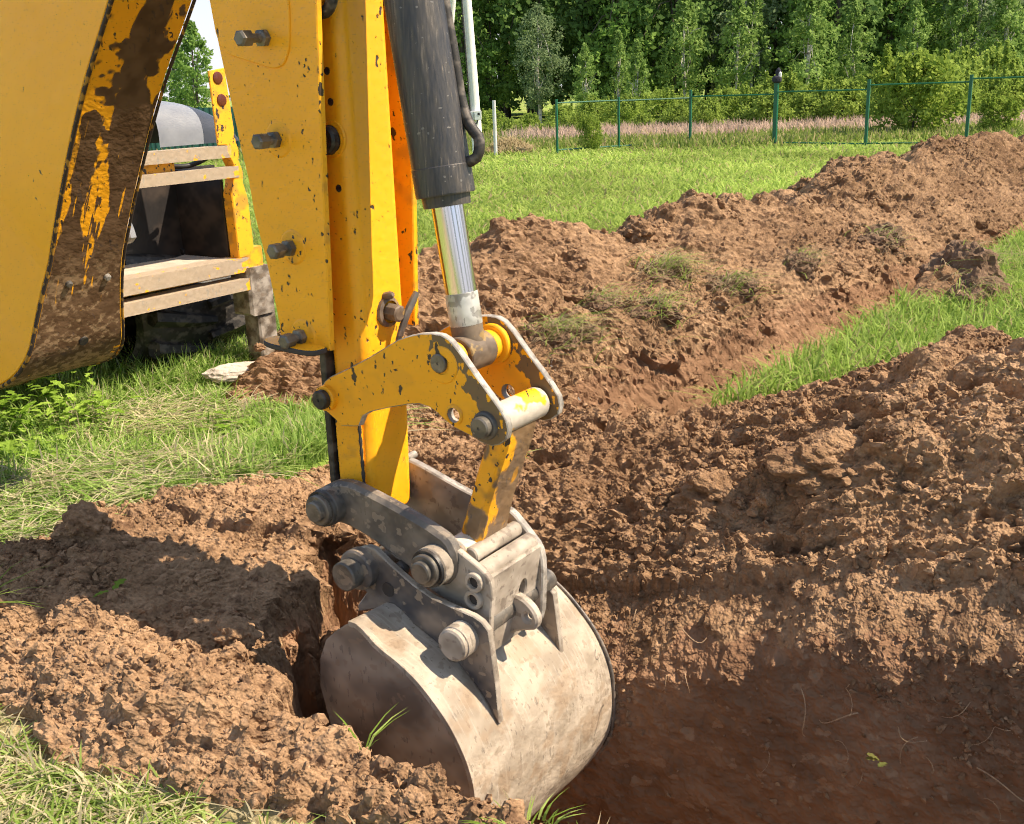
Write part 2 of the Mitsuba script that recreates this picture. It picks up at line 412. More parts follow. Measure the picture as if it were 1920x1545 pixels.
# ------------------------------------------------------------------ terrain
X0, X1, Y0, Y1 = -5.2, 0.7, 0.6, 26.4
RES = 0.02
RW, RH = int((X1 - X0) / RES) + 1, int((Y1 - Y0) / RES) + 1


def raster(poly):
    im = Image.new("L", (RW, RH))
    ImageDraw.Draw(im).polygon([((x - X0) / RES, (y - Y0) / RES) for x, y in poly], fill=255)
    return np.asarray(im) > 127


def look(field, x, y, order=1):
    return ndimage.map_coordinates(field, [np.ravel((np.asarray(y) - Y0) / RES), np.ravel((np.asarray(x) - X0) / RES)], order=order, mode="nearest").reshape(np.shape(x))


def sdist(mask):
    return (ndimage.distance_transform_edt(mask) - ndimage.distance_transform_edt(~mask)) * RES


RA = np.array([(3.0, .0), (3.4, .10), (3.9, .32), (4.2, .50), (4.5, .59), (4.8, .60), (5.1, .55), (5.39, .62), (5.64, .66), (5.9, .57), (6.13, .47), (6.42, .48), (6.73, .42), (7.06, .54),
               (7.34, .63), (7.72, .55), (8.2, .53), (8.72, .56), (9.2, .44), (9.69, .59), (10.11, .68), (10.7, .67), (11.36, .52), (12.18, .64), (12.77, .72), (13.29, .61),
               (13.61, .71), (15, .56), (17, .62), (20, .55), (23, .5), (24.5, .3), (26, 0)])
RB = np.array([(-2.7, .0), (-2.3, .05), (-2.0, .10), (-1.7, .17), (-1.45, .27), (-1.25, .36), (-1.08, .46), (-0.96, .55), (-0.85, .64), (-0.76, .58), (-0.6, .58), (-.5, .63), (-.2, .62), (.3, .6), (1, .6)])
xr_a = lambda y: -3.87 + 0.118 * (y - 4.49)
xl_2 = lambda y: -2.78 + 0.095 * (y - 4.6)
xr_2 = lambda y: np.maximum(-1.95 + 0.035 * (y - 4.5), xl_2(y) + 0.30)
wall_1 = lambda x: 2.555 + 0.20 * np.clip(x + 1.45, -0.2, 2.0)
C_POLY = [(-3.30, 1.50), (-3.20, 1.72), (-3.20, 1.98), (-3.18, 2.18), (-3.15, 2.35), (-3.07, 2.52), (-2.92, 2.60), (-2.78, 2.74), (-2.6, 2.75), (-2.3, 2.5), (-1.9, 1.9), (-1.5, 1.62), (-0.2, 1.62), (0.7, 1.6),
          (0.7, 1.30), (-1.0, 1.34), (-1.48, 1.27), (-1.62, 1.22), (-1.86, 1.16), (-2.05, 1.10), (-2.2, 1.11), (-2.36, 1.18), (-2.5, 1.21), (-2.8, 1.15), (-3.2, 1.2)]
S_POLY = [(-3.0, 2.6), (-3.02, 2.85), (-2.98, 3.2), (-3.25, 3.5), (-3.6, 3.55), (-4.0, 3.55), (-4.35, 3.75), (-4.3, 4.2), (-4.0, 4.6), (-2.2, 4.6), (-1.9, 4.0), (-1.5, 2.5)]
sd_c = sdist(raster(C_POLY)); sd_s = sdist(raster(S_POLY))


def heights(x, y):
    """Ground height without the fine clods, and the parts it is made of."""
    wob = (fb(x * 2.2, y * 2.2, 0, 3, 5) - 0.5)
    wob2 = (fb(x * 6.5, y * 6.5, 0, 3, 9) - 0.5)
    g = 0.03 * (fb(x * 1.3, y * 1.3, 0, 3, 1) - 0.5) + 0.02 * wob2
    # long heap beside the far trench
    ha = 1.07 * np.interp(y, RA[:, 0], RA[:, 1])
    u = x - xr_a(y) + wob * 0.16
    wn = np.maximum(xl_2(np.maximum(y, 4.0)) - xr_a(y) + 0.06, 0.5); wf = 0.85 * np.clip(ha / 0.6, 0.35, 1.2)
    t = np.where(u > 0, u / wn, -u / wf)
    a = ha * np.clip(1.06 - np.sqrt(t * t + 0.012), 0, 1) ** 1.1
    a = a * ss(0, 0.10, a) + 0.07 * ss(0.5, 0.9, t) * ss(1.15, 1.0, t) * (u > 0) * ss(3.4, 4.2, y)
    # heap inside the corner of the two trenches
    hb = np.interp(x + wob * 0.1, RB[:, 0], RB[:, 1])
    yr = 3.55 + 0.25 * wob
    v = y - yr
    back = 0.80 + 0.75 * np.clip(hb, 0, .6) + 0.95 * ss(-2.0, -1.2, x)
    tb = np.where(v > 0, v / back, -v / 1.10)
    b = hb * np.clip(1.05 - np.sqrt(tb * tb + 0.02), 0, 1) ** 1.0
    b = b + 0.05 * ss(-2.9, -2.3, x) * ss(2.45, 2.7, y) * ss(3.95 - .3 * ss(-2.2, -2.6, x), 3.6, y)
    # low heap this side of the near trench
    dc = look(sd_c, x, y) + 0.10 * wob
    c = 0.05 * ss(-0.02, 0.32, dc) * ss(1.62, 1.30, y - 0.9 * ss(-1.7, -2.2, x)) + 0.035 * ss(-0.03, 0.06, dc)
    c = c + 0.045 * np.exp(-(((x + 2.85) / .30) ** 2 + ((y - 1.74) / .22) ** 2)) + 0.03 * np.exp(-(((x + 2.95) / .30) ** 2 + ((y - 2.35) / .25) ** 2)) + 0.03 * np.exp(-(((x + 2.05) / .3) ** 2 + ((y - 1.33) / .13) ** 2))
    c = c - 0.13 * np.exp(-(((x + 2.25) / .22) ** 2 + ((y - 1.72) / .2) ** 2))
    # bare lumps round the stabiliser foot
    d = 0.09 * np.exp(-(((x + 3.86) / .22) ** 2 + ((y - 3.92) / .25) ** 2))
    # small dark mound on the strip of turf
    m = 0.13 * np.exp(-(((x + 1.72) / .22) ** 2 + ((y - 7.7) / .7) ** 2)) * (1 + wob)
    # trenches
    w1y = wall_1(x) + 0.05 * wob
    far1 = ss(w1y + 0.115, w1y + 0.045, y)
    near1 = ss(1.46 + 0.05 * wob, 1.57 + 0.05 * wob, y)
    end1 = ss(-2.52 + (2.45 - y) * 0.62 + 0.25 * wob, -2.05 + (2.45 - y) * 0.50 + 0.25 * wob, x + 0.5 * wob2)
    t1 = far1 * near1 * end1 * 0.98
    l2 = ss(xl_2(y) - 0.06 + 0.16 * wob, xl_2(y) + 0.36 + 0.10 * wob, x)
    r2 = ss(xr_2(y) + 0.05 * wob2 + .02, xr_2(y) - 0.07 + 0.05 * wob2, x)
    n2 = ss(3.85, 4.8, y + 0.3 * (x + 2.4)) * ss(25.5, 24.5, y)
    t2 = l2 * r2 * n2 * (0.52 + 0.45 * fb(x * .5, y * 1.1, 3, 2, 61))
    top = np.maximum.reduce([a, b, c, d, m * 1.0]) - 0.17 * ss(wall_1(x) + 0.42, wall_1(x), y) * ss(-2.6, -1.7, x) * ss(2.0, 2.3, y)
    top = top + 0.35 * np.minimum(a, b)
    relief = ss(0.03, 0.12, top)
    top = top + relief * (0.10 * wob * np.clip(top / .3, .3, 1.2) + 0.06 * wob2 + ss(0.1, 0.4, a) * (1 - l2 * (y > 4)) * (0.26 * (fb(x * 2.6, y * 2.6, 0, 3, 13) - .5) + 0.05 * wob2))
    return g + top - np.maximum(t1, t2), dict(a=a, b=b, c=c, d=d, m=m, t1=t1, t2=t2, g=g, dc=dc)


def hsh(i, j, s):
    h = (i.astype(np.int64) * 374761393 + j.astype(np.int64) * 668265263 + s * 2147483647) & 0xFFFFFFFF
    h = ((h ^ (h >> 13)) * 1274126177) & 0xFFFFFFFF
    return ((h ^ (h >> 16)) & 0xFFFFFF) / 16777215.0


def domes(px, py, cell, prob, seed):
    """Rounded lumps: the highest of the lumps round each point, in units of the cell."""
    x, y = px / cell, py / cell
    x = x + 0.35 * (nz(x * 2.1, y * 2.1, 0, seed) - .5); y = y + 0.35 * (nz(x * 2.1, y * 2.1, 5, seed + 1) - .5)
    i, j = np.floor(x), np.floor(y); out = np.zeros_like(x)
    for a in (-1, 0, 1):
        for b in (-1, 0, 1):
            ci, cj = i + a, j + b
            r = 0.22 + 0.42 * hsh(ci, cj, seed + 3) ** 1.5
            r = np.where(hsh(ci, cj, seed + 4) < prob, r, 0)
            q = 0.75 + 0.5 * hsh(ci, cj, seed + 5)
            d2 = ((ci + hsh(ci, cj, seed + 1) - x) * q) ** 2 + ((cj + hsh(ci, cj, seed + 2) - y) / q) ** 2
            dd_ = np.sqrt(d2)
            lean = ((hsh(ci, cj, seed + 6) - .5) * (x - ci) + (hsh(ci, cj, seed + 7) - .5) * (y - cj)) * 1.1
            out = np.maximum(out, np.where(dd_ < r, np.minimum((r - dd_) * 1.7, 0.62 * r + lean * 0.8), 0))
    return out


def terrain(x, y):
    h, q = heights(x, y)
    e = 0.012
    gx = (heights(x + e, y)[0] - h) / e; gy = (heights(x, y + e)[0] - h) / e
    n = np.stack([-gx, -gy, np.ones_like(h)], -1); n /= np.linalg.norm(n, axis=-1, keepdims=True)
    soil = np.maximum.reduce([ss(0.02, 0.06, q["a"]), ss(0.02, 0.05, q["b"]), ss(-0.03, 0.04, q["dc"]), ss(0.03, 0.06, q["m"]), ss(.02, .05, q["d"]), ss(0.05, 0.3, np.maximum(q["t1"], q["t2"])),
                              ss(-0.05, 0.05, look(sd_s, x, y) + 0.25 * (fb(x * 4, y * 4, 0, 3, 3) - .5))])
    u, v = x - 0.9 * h, y + 0.8 * h
    cl = ss(0.35, 0.62, fb(x * 1.6, y * 1.6, 0, 3, 21))                  # cloddy areas and powdery ones
    cl = np.maximum(cl, 0.75 * ss(2.0, 1.2, y)); cl = np.maximum(cl, 0.5 * ss(0.02, .1, q["b"]))
    wall = ss(0.06, 0.4, np.maximum(q["t1"], q["t2"])) * ss(0.8, 0.5, n[..., 2]) * 1.0
    clw = cl * (1 - 0.8 * wall)
    d = 0.22 * domes(u, v, 0.22, 0.30, 31) * (0.14 + 0.24 * cl) * (1 - .95 * wall)
    d = d + 0.09 * domes(u, v, 0.09, 0.45, 41) * (0.16 + 0.36 * clw) * (1 - wall)
    d = d + 0.042 * domes(u, v, 0.042, 0.60, 51) * (0.40 + 0.60 * clw) * (1 - wall)
    d = d + 0.020 * domes(u, v, 0.020, 0.65, 61) * (0.55 + 0.35 * clw) * (1 - wall)
    d = d + 0.042 * (fb(u * 9, v * 9, 0, 4, 71) - 0.5) * (1 - .4 * wall) + 0.030 * np.abs(fb(u * 22, v * 22, 0, 3, 72) - 0.5) * 2 * (1 - wall) + 0.018 * (fb(u * 60, v * 60, 0, 2, 73) - 0.5) * (1 - wall)
    pit = ss(0.64, 0.74, fb(u * 5.5, v * 5.5, 2, 3, 81))
    d = d - 0.06 * pit * (0.4 + 0.6 * cl) * (1 - .9 * wall)
    d = d * (1 - ss(0.0, 0.03, q["t1"]) * (y > 2.45)) - 0.02 * ss(0.0, 0.2, q["t1"]) * (y > 2.45)
    d = d * soil + (1 - soil) * 0.012 * (fb(x * 18, y * 18, 0, 3, 91) - .5)
    p = np.stack([x, y, h], -1) + n * d[..., None]
    code = np.zeros(x.shape, int)
    code[(q["a"] > 0.035)] = 1
    code[(q["b"] > 0.03) & (q["b"] > q["a"])] = 2
    code[(q["dc"] > 0.0) & (q["b"] < .03)] = 3
    code[(q["m"] > 0.05) & (code == 0)] = 5
    code[np.maximum(q["t1"], q["t2"]) > 0.10] = 4
    code[(code == 0) & ((soil > 0.5) | (np.maximum(q["t1"], q["t2"]) > 0.01) | ((x > xr_a(y)) & (x < xl_2(y) + 0.55) & (y > 4.2) & (y < 25)))] = 6
    return p, code, soil


def patch(xs, ys):
    x, y = np.meshgrid(xs, ys)
    p, code, soil = terrain(x, y)
    h, w = x.shape
    i = np.arange(h * w).reshape(h, w)
    q = np.stack([i[:-1, :-1], i[:-1, 1:], i[1:, 1:], i[1:, :-1]], -1).reshape(-1, 4)
    fc = code[:-1, :-1].ravel()
    return p, q, fc, soil


ys1 = np.unique(np.concatenate([np.arange(Y0, 1.1, 0.016), np.arange(1.1, 3.3, 0.0066), np.arange(3.3, 4.39, 0.009), [4.4]]))
ys2 = [4.4]
while ys2[-1] < Y1:
    ys2.append(ys2[-1] + 0.0027 * ys2[-1])
ys2[-1] = Y1
xs2 = np.concatenate([np.arange(X0, -4.7, 0.04), np.arange(-4.7, -2.95, 0.0145), np.arange(-2.95, -1.85, 0.0095), np.arange(-1.85, -0.6, 0.02), np.arange(-0.6, X1 - 0.01, 0.06), [X1]])
xs1 = np.concatenate([np.arange(X0, -4.5, 0.1), np.arange(-4.5, -3.3, 0.02), np.arange(-3.3, 0.05, 0.0062), np.arange(0.05, X1 - 0.01, 0.025), [X1]])
GRID = [patch(xs1, ys1), patch(xs2, np.array(ys2))]
pieces = {}
for p, q, fc, soil in GRID:
    v = p.reshape(-1, 3)
    for c in range(7):
        f = q[fc == c]
        if len(f):
            used, inv = np.unique(f, return_inverse=True)
            pieces.setdefault(c, []).append((v[used], inv.reshape(-1, 4)))
# the cut face of the near trench: its own sheet, with earth texture in three dimensions
wx, wt = np.meshgrid(np.arange(-1.75, X1, 0.0055), np.linspace(0, 1, 190))
wy0 = wall_1(wx); wy0 = wy0 + 0.05 * (fb(wx * 2.2, wy0 * 2.2, 0, 3, 5) - 0.5)
ztop = heights(wx[:1], wy0[:1] + 0.13)[0]; ztop = ndimage.gaussian_filter1d(ztop, 6, axis=1)
wz = ztop + 0.015 - (ztop + 1.02) * wt ** 1.15
drop = ztop - wz
wyy = wy0 - 0.085 + 0.24 * ss(0.24 + 0.20 * (fb(wx * 7, 0, 0, 3, 15) - .5), -0.04, drop) - 0.03 * drop
wd_ = 0.05 * (fb(wx * 4, wz * 5, 1, 3, 16) - .5) + 0.030 * (fb(wx * 15, wz * 15, 2, 4, 17) - .5) + 0.016 * (fb(wx * 48, wz * 60, 3, 3, 18) - .5)
lmp = 0.06 * domes(wx + 5, wz, 0.06, 0.22, 19) + 0.028 * domes(wx + 5, wz, 0.028, 0.45, 20) + 0.013 * domes(wx, wz, 0.013, 0.5, 22)
upper = ss(0.45, 0.05, drop + 0.35 * (fb(wx * 5, wz * 3, 7, 3, 23) - .5))
wyy = wyy - wd_ - lmp * (0.14 + 1.0 * upper) - 0.012 * (fb(wx * 2.5, wz * 22, 9, 3, 24) - .5)
hh, ww = wx.shape; ii = np.arange(hh * ww).reshape(hh, ww)
wall_mesh = (np.stack([wx, wyy, wz], -1).reshape(-1, 3), np.stack([ii[:-1, :-1], ii[1:, :-1], ii[1:, 1:], ii[:-1, 1:]], -1).reshape(-1, 4))
wq = wall_mesh[1]; top_f = (drop + 0.30 * (fb(wx * 4.5, wz * 4.5, 8, 4, 28) - .5))[:-1, :-1].ravel() < 0.16
for c_, f_ in ((2, wq[top_f]), (4, wq[~top_f])):
    used, inv = np.unique(f_, return_inverse=True)
    pieces[c_].append((wall_mesh[0][used], inv.reshape(-1, 4)))
# open meadow round the dug-up part, out to the horizon
FR = 420.0
quads = []
for x0, x1, y0, y1 in ((-FR, X0, -60, FR), (X1, FR, -60, FR), (X0, X1, -60, Y0), (X0, X1, Y1, FR)):
    v = [(x0, y0, 0), (x1, y0, 0), (x1, y1, 0), (x0, y1, 0)]
    quads.append((np.array(v, float), np.array([[0, 1, 2, 3]])))
put("ground", join(*pieces[0], *quads), "turf", smooth=False, kind="structure", label="sunlit green meadow running back to the trees")
put("bare_soil", join(*pieces[6]), "soil", smooth=False, kind="structure", label="trodden bare soil between the machine and the trench corner")
put("trench", join(*pieces[4]), "trench_soil", smooth=False, kind="structure", label="deep brown foundation trench turning a corner under the bucket")
for c, lab in ((1, "long reddish spoil heap running from behind the digger arm back to the fence"), (2, "wide cloddy spoil heap in the right foreground above the shaded trench wall"),
               (3, "low crumbly spoil heap in the left foreground lying in the arm's shadow"), (5, "small dark earth mound on the grass strip beyond the right heap")):
    put("spoil_heap", join(*pieces[c]), "soil", smooth=False, label=lab, cat="spoil heap")


# ------------------------------------------------------------------ the digger
M = "backhoe_loader"
tag(M, "worn yellow backhoe loader with its arm lowered into the trench", "backhoe loader")


def part(name, mesh, bsdf, smooth=30, label=None, parent=M):
    return put(f"{parent}__{name}", mesh, bsdf, smooth=smooth, label=label)


YC = 2.065
# boom: box section, the underside curving back at the foot
FRONT = spline([(-1.98, 2.72), (-2.12, 2.50), (-2.27, 2.25), (-2.45, 1.97), (-2.644, 1.714), (-2.83, 1.477), (-3.005, 1.20), (-3.125, 0.98), (-3.20, 0.83), (-3.235, 0.74), (-3.265, 0.665), (-3.33, 0.59), (-3.44, 0.535), (-3.60, 0.495), (-3.80, 0.45), (-4.06, 0.36)], 64)
BACK = spline([(-2.25, 2.85), (-2.55, 2.75), (-2.95, 2.45), (-3.3, 2.1), (-3.55, 1.75), (-3.75, 1.4), (-3.9, 1.1), (-4.02, 0.85), (-4.12, 0.62), (-4.12, 0.45), (-4.10, 0.38)], 64)
K = 64
yn = np.interp(FRONT[:, 1], [0.35, 0.55, 0.70, 0.95, 3], [1.845, 1.86, 1.895, 1.93, 1.93]); yf = np.interp(FRONT[:, 1], [0.35, 0.55, 0.70, 0.95, 3], [2.30, 2.285, 2.245, 2.21, 2.21])
dirn = BACK - FRONT; dirn /= np.linalg.norm(dirn, axis=1, keepdims=True)
rr = 0.012
sec = [(0, rr, FRONT), (0, -rr, FRONT), (rr, 0, FRONT), (rr, 0, BACK)]


def P3(xz, y):
    return np.stack([xz[:, 0], y, xz[:, 1]], 1)


a0 = P3(FRONT, yn + rr); a1 = P3(FRONT, yf - rr); b0 = P3(FRONT + dirn * rr, yf); b1 = P3(BACK, yf); c1 = P3(BACK, yn); c0 = P3(FRONT + dirn * rr, yn)


def strip(a, b):
    i = np.arange(len(a) - 1); n = len(a)
    return np.vstack([a, b]), np.stack([i, i + 1, n + i + 1, n + i], 1)


part("boom", join(strip(a0, c0), strip(c0, c1), strip(c1, b1), strip(b1, b0), strip(b0, a1)), "yellow_clean", True, label="broad yellow boom at the left edge")
part("underside", strip(a1, a0), "boom_underside_paint", True, parent=M + "__boom", label="mud-streaked underside sheet of the boom")
scene[M + "__boom"]["face_normals"] = True
part("weld_seam", join(tube(P3(FRONT, yn + 0.002), 0.0065, 8), tube(P3(FRONT, yf - 0.002), 0.005, 8)), "weld_rust", True, parent=M + "__boom")
for t, y in ((33, 2.02), (33, 2.14)):
    pass
nb = np.array([-(FRONT[40] - FRONT[38])[1], 0, (FRONT[40] - FRONT[38])[0]]); nb /= np.linalg.norm(nb); nb = nb if nb[0] > 0 else -nb
for y, m_ in ((2.01, "pin_steel"), (2.155, "lit_pale_steel")):
    part("bolt", lathe((-3.172, y, 0.885), nb, [(-0.004, 0.013), (0.006, 0.012), (0.010, 0.008), (0.010, 0)], 12), m_, parent=M + "__boom")
part("drain_hole", lathe((-3.262, 2.09, 0.668), (0.9, 0, -0.42), [(-0.002, 0.018), (0.0025, 0.017), (0.0025, 0)], 16), "rubber", parent=M + "__boom")

# dipper: outer plates
UP = 2.55
NEARP = [(-2.071, 0.838), (-1.896, 0.826), (-1.888, 0.96), (-1.880, 1.10), (-1.872, 1.25), (-1.861, 1.418), (-1.85, 1.59), (-1.842, 1.70), (-1.80, UP), (-2.33, UP), (-2.25, 2.0), (-2.209, 1.682), (-2.198, 1.609), (-2.184, 1.524),
         (-2.16, 1.385), (-2.152, 1.331), (-2.135, 1.251), (-2.126, 1.164), (-2.099, 1.043), (-2.083, 0.95), (-2.074, 0.88)]
w, cap, rim = plate(NEARP, 1.895, 1.915, 0.003)
O = part("outer_dipper", cap, "yellow_paint", label="outer telescopic dipper plate with four adjuster bolts")
part("plate_edge", rim, "yellow_worn", parent=O)
w, cap, rim = plate([(x + 0.005, z) for x, z in NEARP], 2.225, 2.245, 0.003)
part("far_plate", w, "yellow_worn", parent=O)
part("back_plate", plate([(-2.06, 0.86), (-2.03, 0.86), (-2.10, 1.4), (-2.18, UP), (-2.22, UP), (-2.13, 1.4)], 1.915, 2.225, 0.002)[0], "yellow_paint", parent=O)
lip = smooth_loop([(-2.088, 1.905), (-2.093, 1.862), (-2.075, 1.835), (-2.03, 1.825), (-1.90, 1.832), (-1.896, 1.905)], 2)
lp = plate([(x, -y) for x, y in lip], 0.0, 0.014, 0.003)
Rl = np.array([[1, 0, 0, 0], [0, 0, -1, 0], [-0.06, 1, 0, 0.708], [0, 0, 0, 1.0]])
for k, b_ in ((1, "yellow_paint"), (2, "dark_rim")):
    part("end_lip" if k == 1 else "lip_edge", xf(lp[k], Rl), b_, parent=O)
pad = [(-2.188, 1.56), (-2.05, 1.525), (-2.0, 1.512), (-1.965, 1.52), (-1.942, 1.555), (-1.932, 1.62), (-1.93, 1.70), (-1.925, 2.3), (-2.27, 2.3), (-2.205, 1.70)]
part("raised_pad", plate(smooth_loop(pad, 2), 1.8905, 1.897, 0.002)[0], "yellow_paint", parent=O)
for k, (bx, bz) in enumerate(((-2.019, 1.584), (-2.014, 1.348), (-1.998, 1.084), (-1.989, 0.856))):
    long = 0.085 if k == 0 else 0.068
    bb = part("adjuster_bolt", join(lathe((bx, 1.893, bz), (0.05, -1, -0.03), [(0.012, 0.011), (long, 0.011)], 14),
                                  lathe((bx, 1.893, bz), (0.05, -1, -0.03), [(0.004, 0), (0.004, 0.021), (0.020, 0.021), (0.022, 0.012)], 6),
                                  lathe((bx, 1.893, bz), (0.05, -1, -0.03), [(long - 0.030, 0.012), (long - 0.028, 0.020), (long, 0.020), (long + 0.004, 0.015), (long + 0.004, 0)], 6)), "pin_steel", False, parent=O)
    part("bolt_boss", lathe((bx + .004, 1.8955, bz), (0, -1, 0), [(0, 0.046), (0.004, 0.040), (0.005, 0.024), (0.005, 0.0)], 26), "yellow_worn", parent=O)


# inner dipper: rounded box
def rbox(x0, x1, y0, y1, z, r, n=6):
    ring = []
    for cx, cy, a in ((x1 - r, y0 + r, -90), (x1 - r, y1 - r, 0), (x0 + r, y1 - r, 90), (x0 + r, y0 + r, 180)):
        for t in np.radians(np.linspace(a, a + 90, n)):
            ring.append((cx + r * math.cos(t), cy + r * math.sin(t)))
    return np.array([(x, y, z) for x, y in ring])


zs = [0.335, 0.345, 0.60, 0.9, 1.3, 1.7, 2.1, UP]
rows = []
for k, z in enumerate(zs):
    s = 0.004 if k == 0 else 0
    xb = np.interp(z, [0.33, 0.9, 2.6], [-1.975, -1.985, -2.03]); xe = np.interp(z, [0.33, 0.75, 2.6], [-1.872, -1.857, -1.852])
    rows.append(rbox(xb + s, xe - s, 1.975 + s, 2.158 - s, z, 0.034))
n_ = len(rows[0]); vv = np.vstack(rows + [[np.mean(rows[0], 0)], [np.mean(rows[-1], 0)]]); ff = []
for k in range(len(zs) - 1):
    for j in range(n_):
        j2 = (j + 1) % n_
        ff += [(k * n_ + j, k * n_ + j2, (k + 1) * n_ + j2), (k * n_ + j, (k + 1) * n_ + j2, (k + 1) * n_ + j)]
for j in range(n_):
    ff += [(len(vv) - 2, (j + 1) % n_, j), (len(vv) - 1, (len(zs) - 1) * n_ + j, (len(zs) - 1) * n_ + (j + 1) % n_)]
I = part("inner_dipper", (vv, np.array(ff)), "yellow_inner" if False else "yellow_paint", 40, label="smooth yellow inner dipper tube catching the sun")
part("doubler_plate", plate([(-1.972, 0.39), (-1.886, 0.36), (-1.880, 0.60), (-1.892, 0.628), (-1.972, 0.66)], 1.966, 1.977, 0.003)[0], "yellow_worn", parent=I)
part("weld_bead", tube([(-1.884, 1.968, z) for z in np.linspace(0.37, 0.61, 24)], 0.0045 + 0.0012 * np.sin(np.arange(24) * 2.1), 8), "dark_rim", parent=I)
part("wear_strip", box(-1.999, -1.978, 1.955, 2.165, 0.43, 0.86, 0.003), "rubber", parent=I)
for hx, hz in ((-1.906, 1.504), (-1.902, 1.432), (-1.898, 1.225)):
    part("bolt_hole", lathe((hx, 1.9755, hz), (0, -1, 0), [(-0.002, 0.010), (0.001, 0.0095), (0.001, 0)], 14), "rubber", parent=I)
gk = part("grommet", lathe((-1.916, 1.975, 1.342), (0, -1, 0), [(0, 0.036), (0.018, 0.036), (0.024, 0.030), (0.024, 0.02), (0.018, 0.012), (0.018, 0)], 26), "rubber", parent=I)
part("collar", lathe((-1.908, 1.9765, 1.345), (0, -1, 0), [(0, 0.046), (0.005, 0.044), (0.005, 0.034)], 26), "yellow_paint", parent=gk)
ul = [(-1.900, 1.93, 1.80)] + [(-1.868 + 0.036 * math.cos(t), 1.935, 1.672 + 0.040 * math.sin(t)) for t in np.radians(np.linspace(180, 360, 16))] + [(-1.834, 1.93, 1.80)]
part("lifting_loop", tube(ul, 0.0145, 12), "hose_rubber", True, parent=I, label="dark steel lifting loop hanging at the top of the dipper")
# grease bolt and locking bar on the sunlit face
lk = part("locking_pin", join(lathe((-1.86, 2.078, 0.898), (1, 0, 0), [(0, 0.042), (0.012, 0.040), (0.015, 0.030)], 24), lathe((-1.86, 2.078, 0.898), (1, 0, -0.05), [(0.010, 0.024), (0.045, 0.023), (0.048, 0.018), (0.048, 0)], 8),
                              lathe((-1.856, 2.072, 0.938), (1, 0, 0.3), [(0, 0.012), (0.02, 0.011), (0.03, 0.006), (0.03, 0)], 10)), "rod_end_steel", 25, parent=I)
part("locking_bar", tube([(-1.80, 2.135, 0.945), (-1.805, 2.125, 0.925), (-1.812, 2.105, 0.893), (-1.825, 2.085, 0.835), (-1.835, 2.075, 0.79)], [0.008, 0.011, 0.011, 0.009, 0.008], 8), "pin_steel", parent=lk)
part("guide_rail", box(-1.872, -1.845, 2.166, 2.196, 1.585, UP, 0.004), "yellow_paint", parent=O)

# bucket ram
e0 = np.array([-1.577, YC, 0.822]); dr_ = np.array([-0.062, 0, 0.437]); dr_ /= np.linalg.norm(dr_)
RM = part("bucket_ram", lathe(e0, dr_, [(0.362, 0), (0.362, 0.058), (0.388, 0.060), (0.388, 0.071), (0.392, 0.073), (0.455, 0.073), (0.457, 0.0715), (0.9, 0.0722), (1.9, 0.0722), (1.9, 0)], 40), "ram_barrel_paint", 35, label="scuffed black hydraulic cylinder of the bucket ram")
part("rod", lathe(e0, dr_, [(0.150, 0.0395), (0.365, 0.0395)], 48), "chrome", True, parent=RM, label="bright chrome ram rod")
part("rod_sleeve", lathe(e0, dr_, [(0.07, 0.0405), (0.0705, 0.0415), (0.150, 0.0412), (0.151, 0.0395)], 40), "rod_scuffed", True, parent=RM)
part("rod_eye", join(lathe(e0, dr_, [(0.0, 0.038), (0.066, 0.041), (0.07, 0.0405)], 30), ringc(-1.577, 0.822, 2.012, 2.118, 0.047, 0.02)), "rod_end_steel", 35, parent=RM)
hose = spline([(-1.672, 2.10, 2.05), (-1.650, 2.10, 1.80), (-1.634, 2.10, 1.65), (-1.614, 2.10, 1.531), (-1.597, 2.10, 1.423), (-1.574, 2.10, 1.365), (-1.549, 2.10, 1.335), (-1.548, 2.095, 1.305), (-1.562, 2.09, 1.288), (-1.60, 2.08, 1.282)], 50)
part("hydraulic_pipe", tube(hose, 0.0135, 12), "hose_rubber", True, parent=RM, label="dark pipe running down the ram")

# tipping levers
LEV = [(-1.993, 0.701), (-1.968, 0.728), (-1.949, 0.741), (-1.877, 0.774), (-1.806, 0.81), (-1.738, 0.848), (-1.705, 0.866), (-1.673, 0.878), (-1.635, 0.888), (-1.598, 0.893), (-1.569, 0.892), (-1.546, 0.883), (-1.519, 0.858), (-1.491, 0.826),
       (-1.464, 0.795), (-1.432, 0.761), (-1.406, 0.731), (-1.387, 0.705), (-1.382, 0.682), (-1.389, 0.658), (-1.41, 0.641), (-1.433, 0.634), (-1.461, 0.638), (-1.501, 0.652), (-1.542, 0.663), (-1.571, 0.678), (-1.594, 0.694), (-1.618, 0.705),
       (-1.649, 0.709), (-1.687, 0.702), (-1.752, 0.684), (-1.815, 0.664), (-1.843, 0.648), (-1.860, 0.618), (-1.922, 0.609), (-1.945, 0.625), (-1.975, 0.642), (-1.998, 0.665), (-2.003, 0.685)]
hole = [circle(-1.54, 0.697, 0.019, 20)]
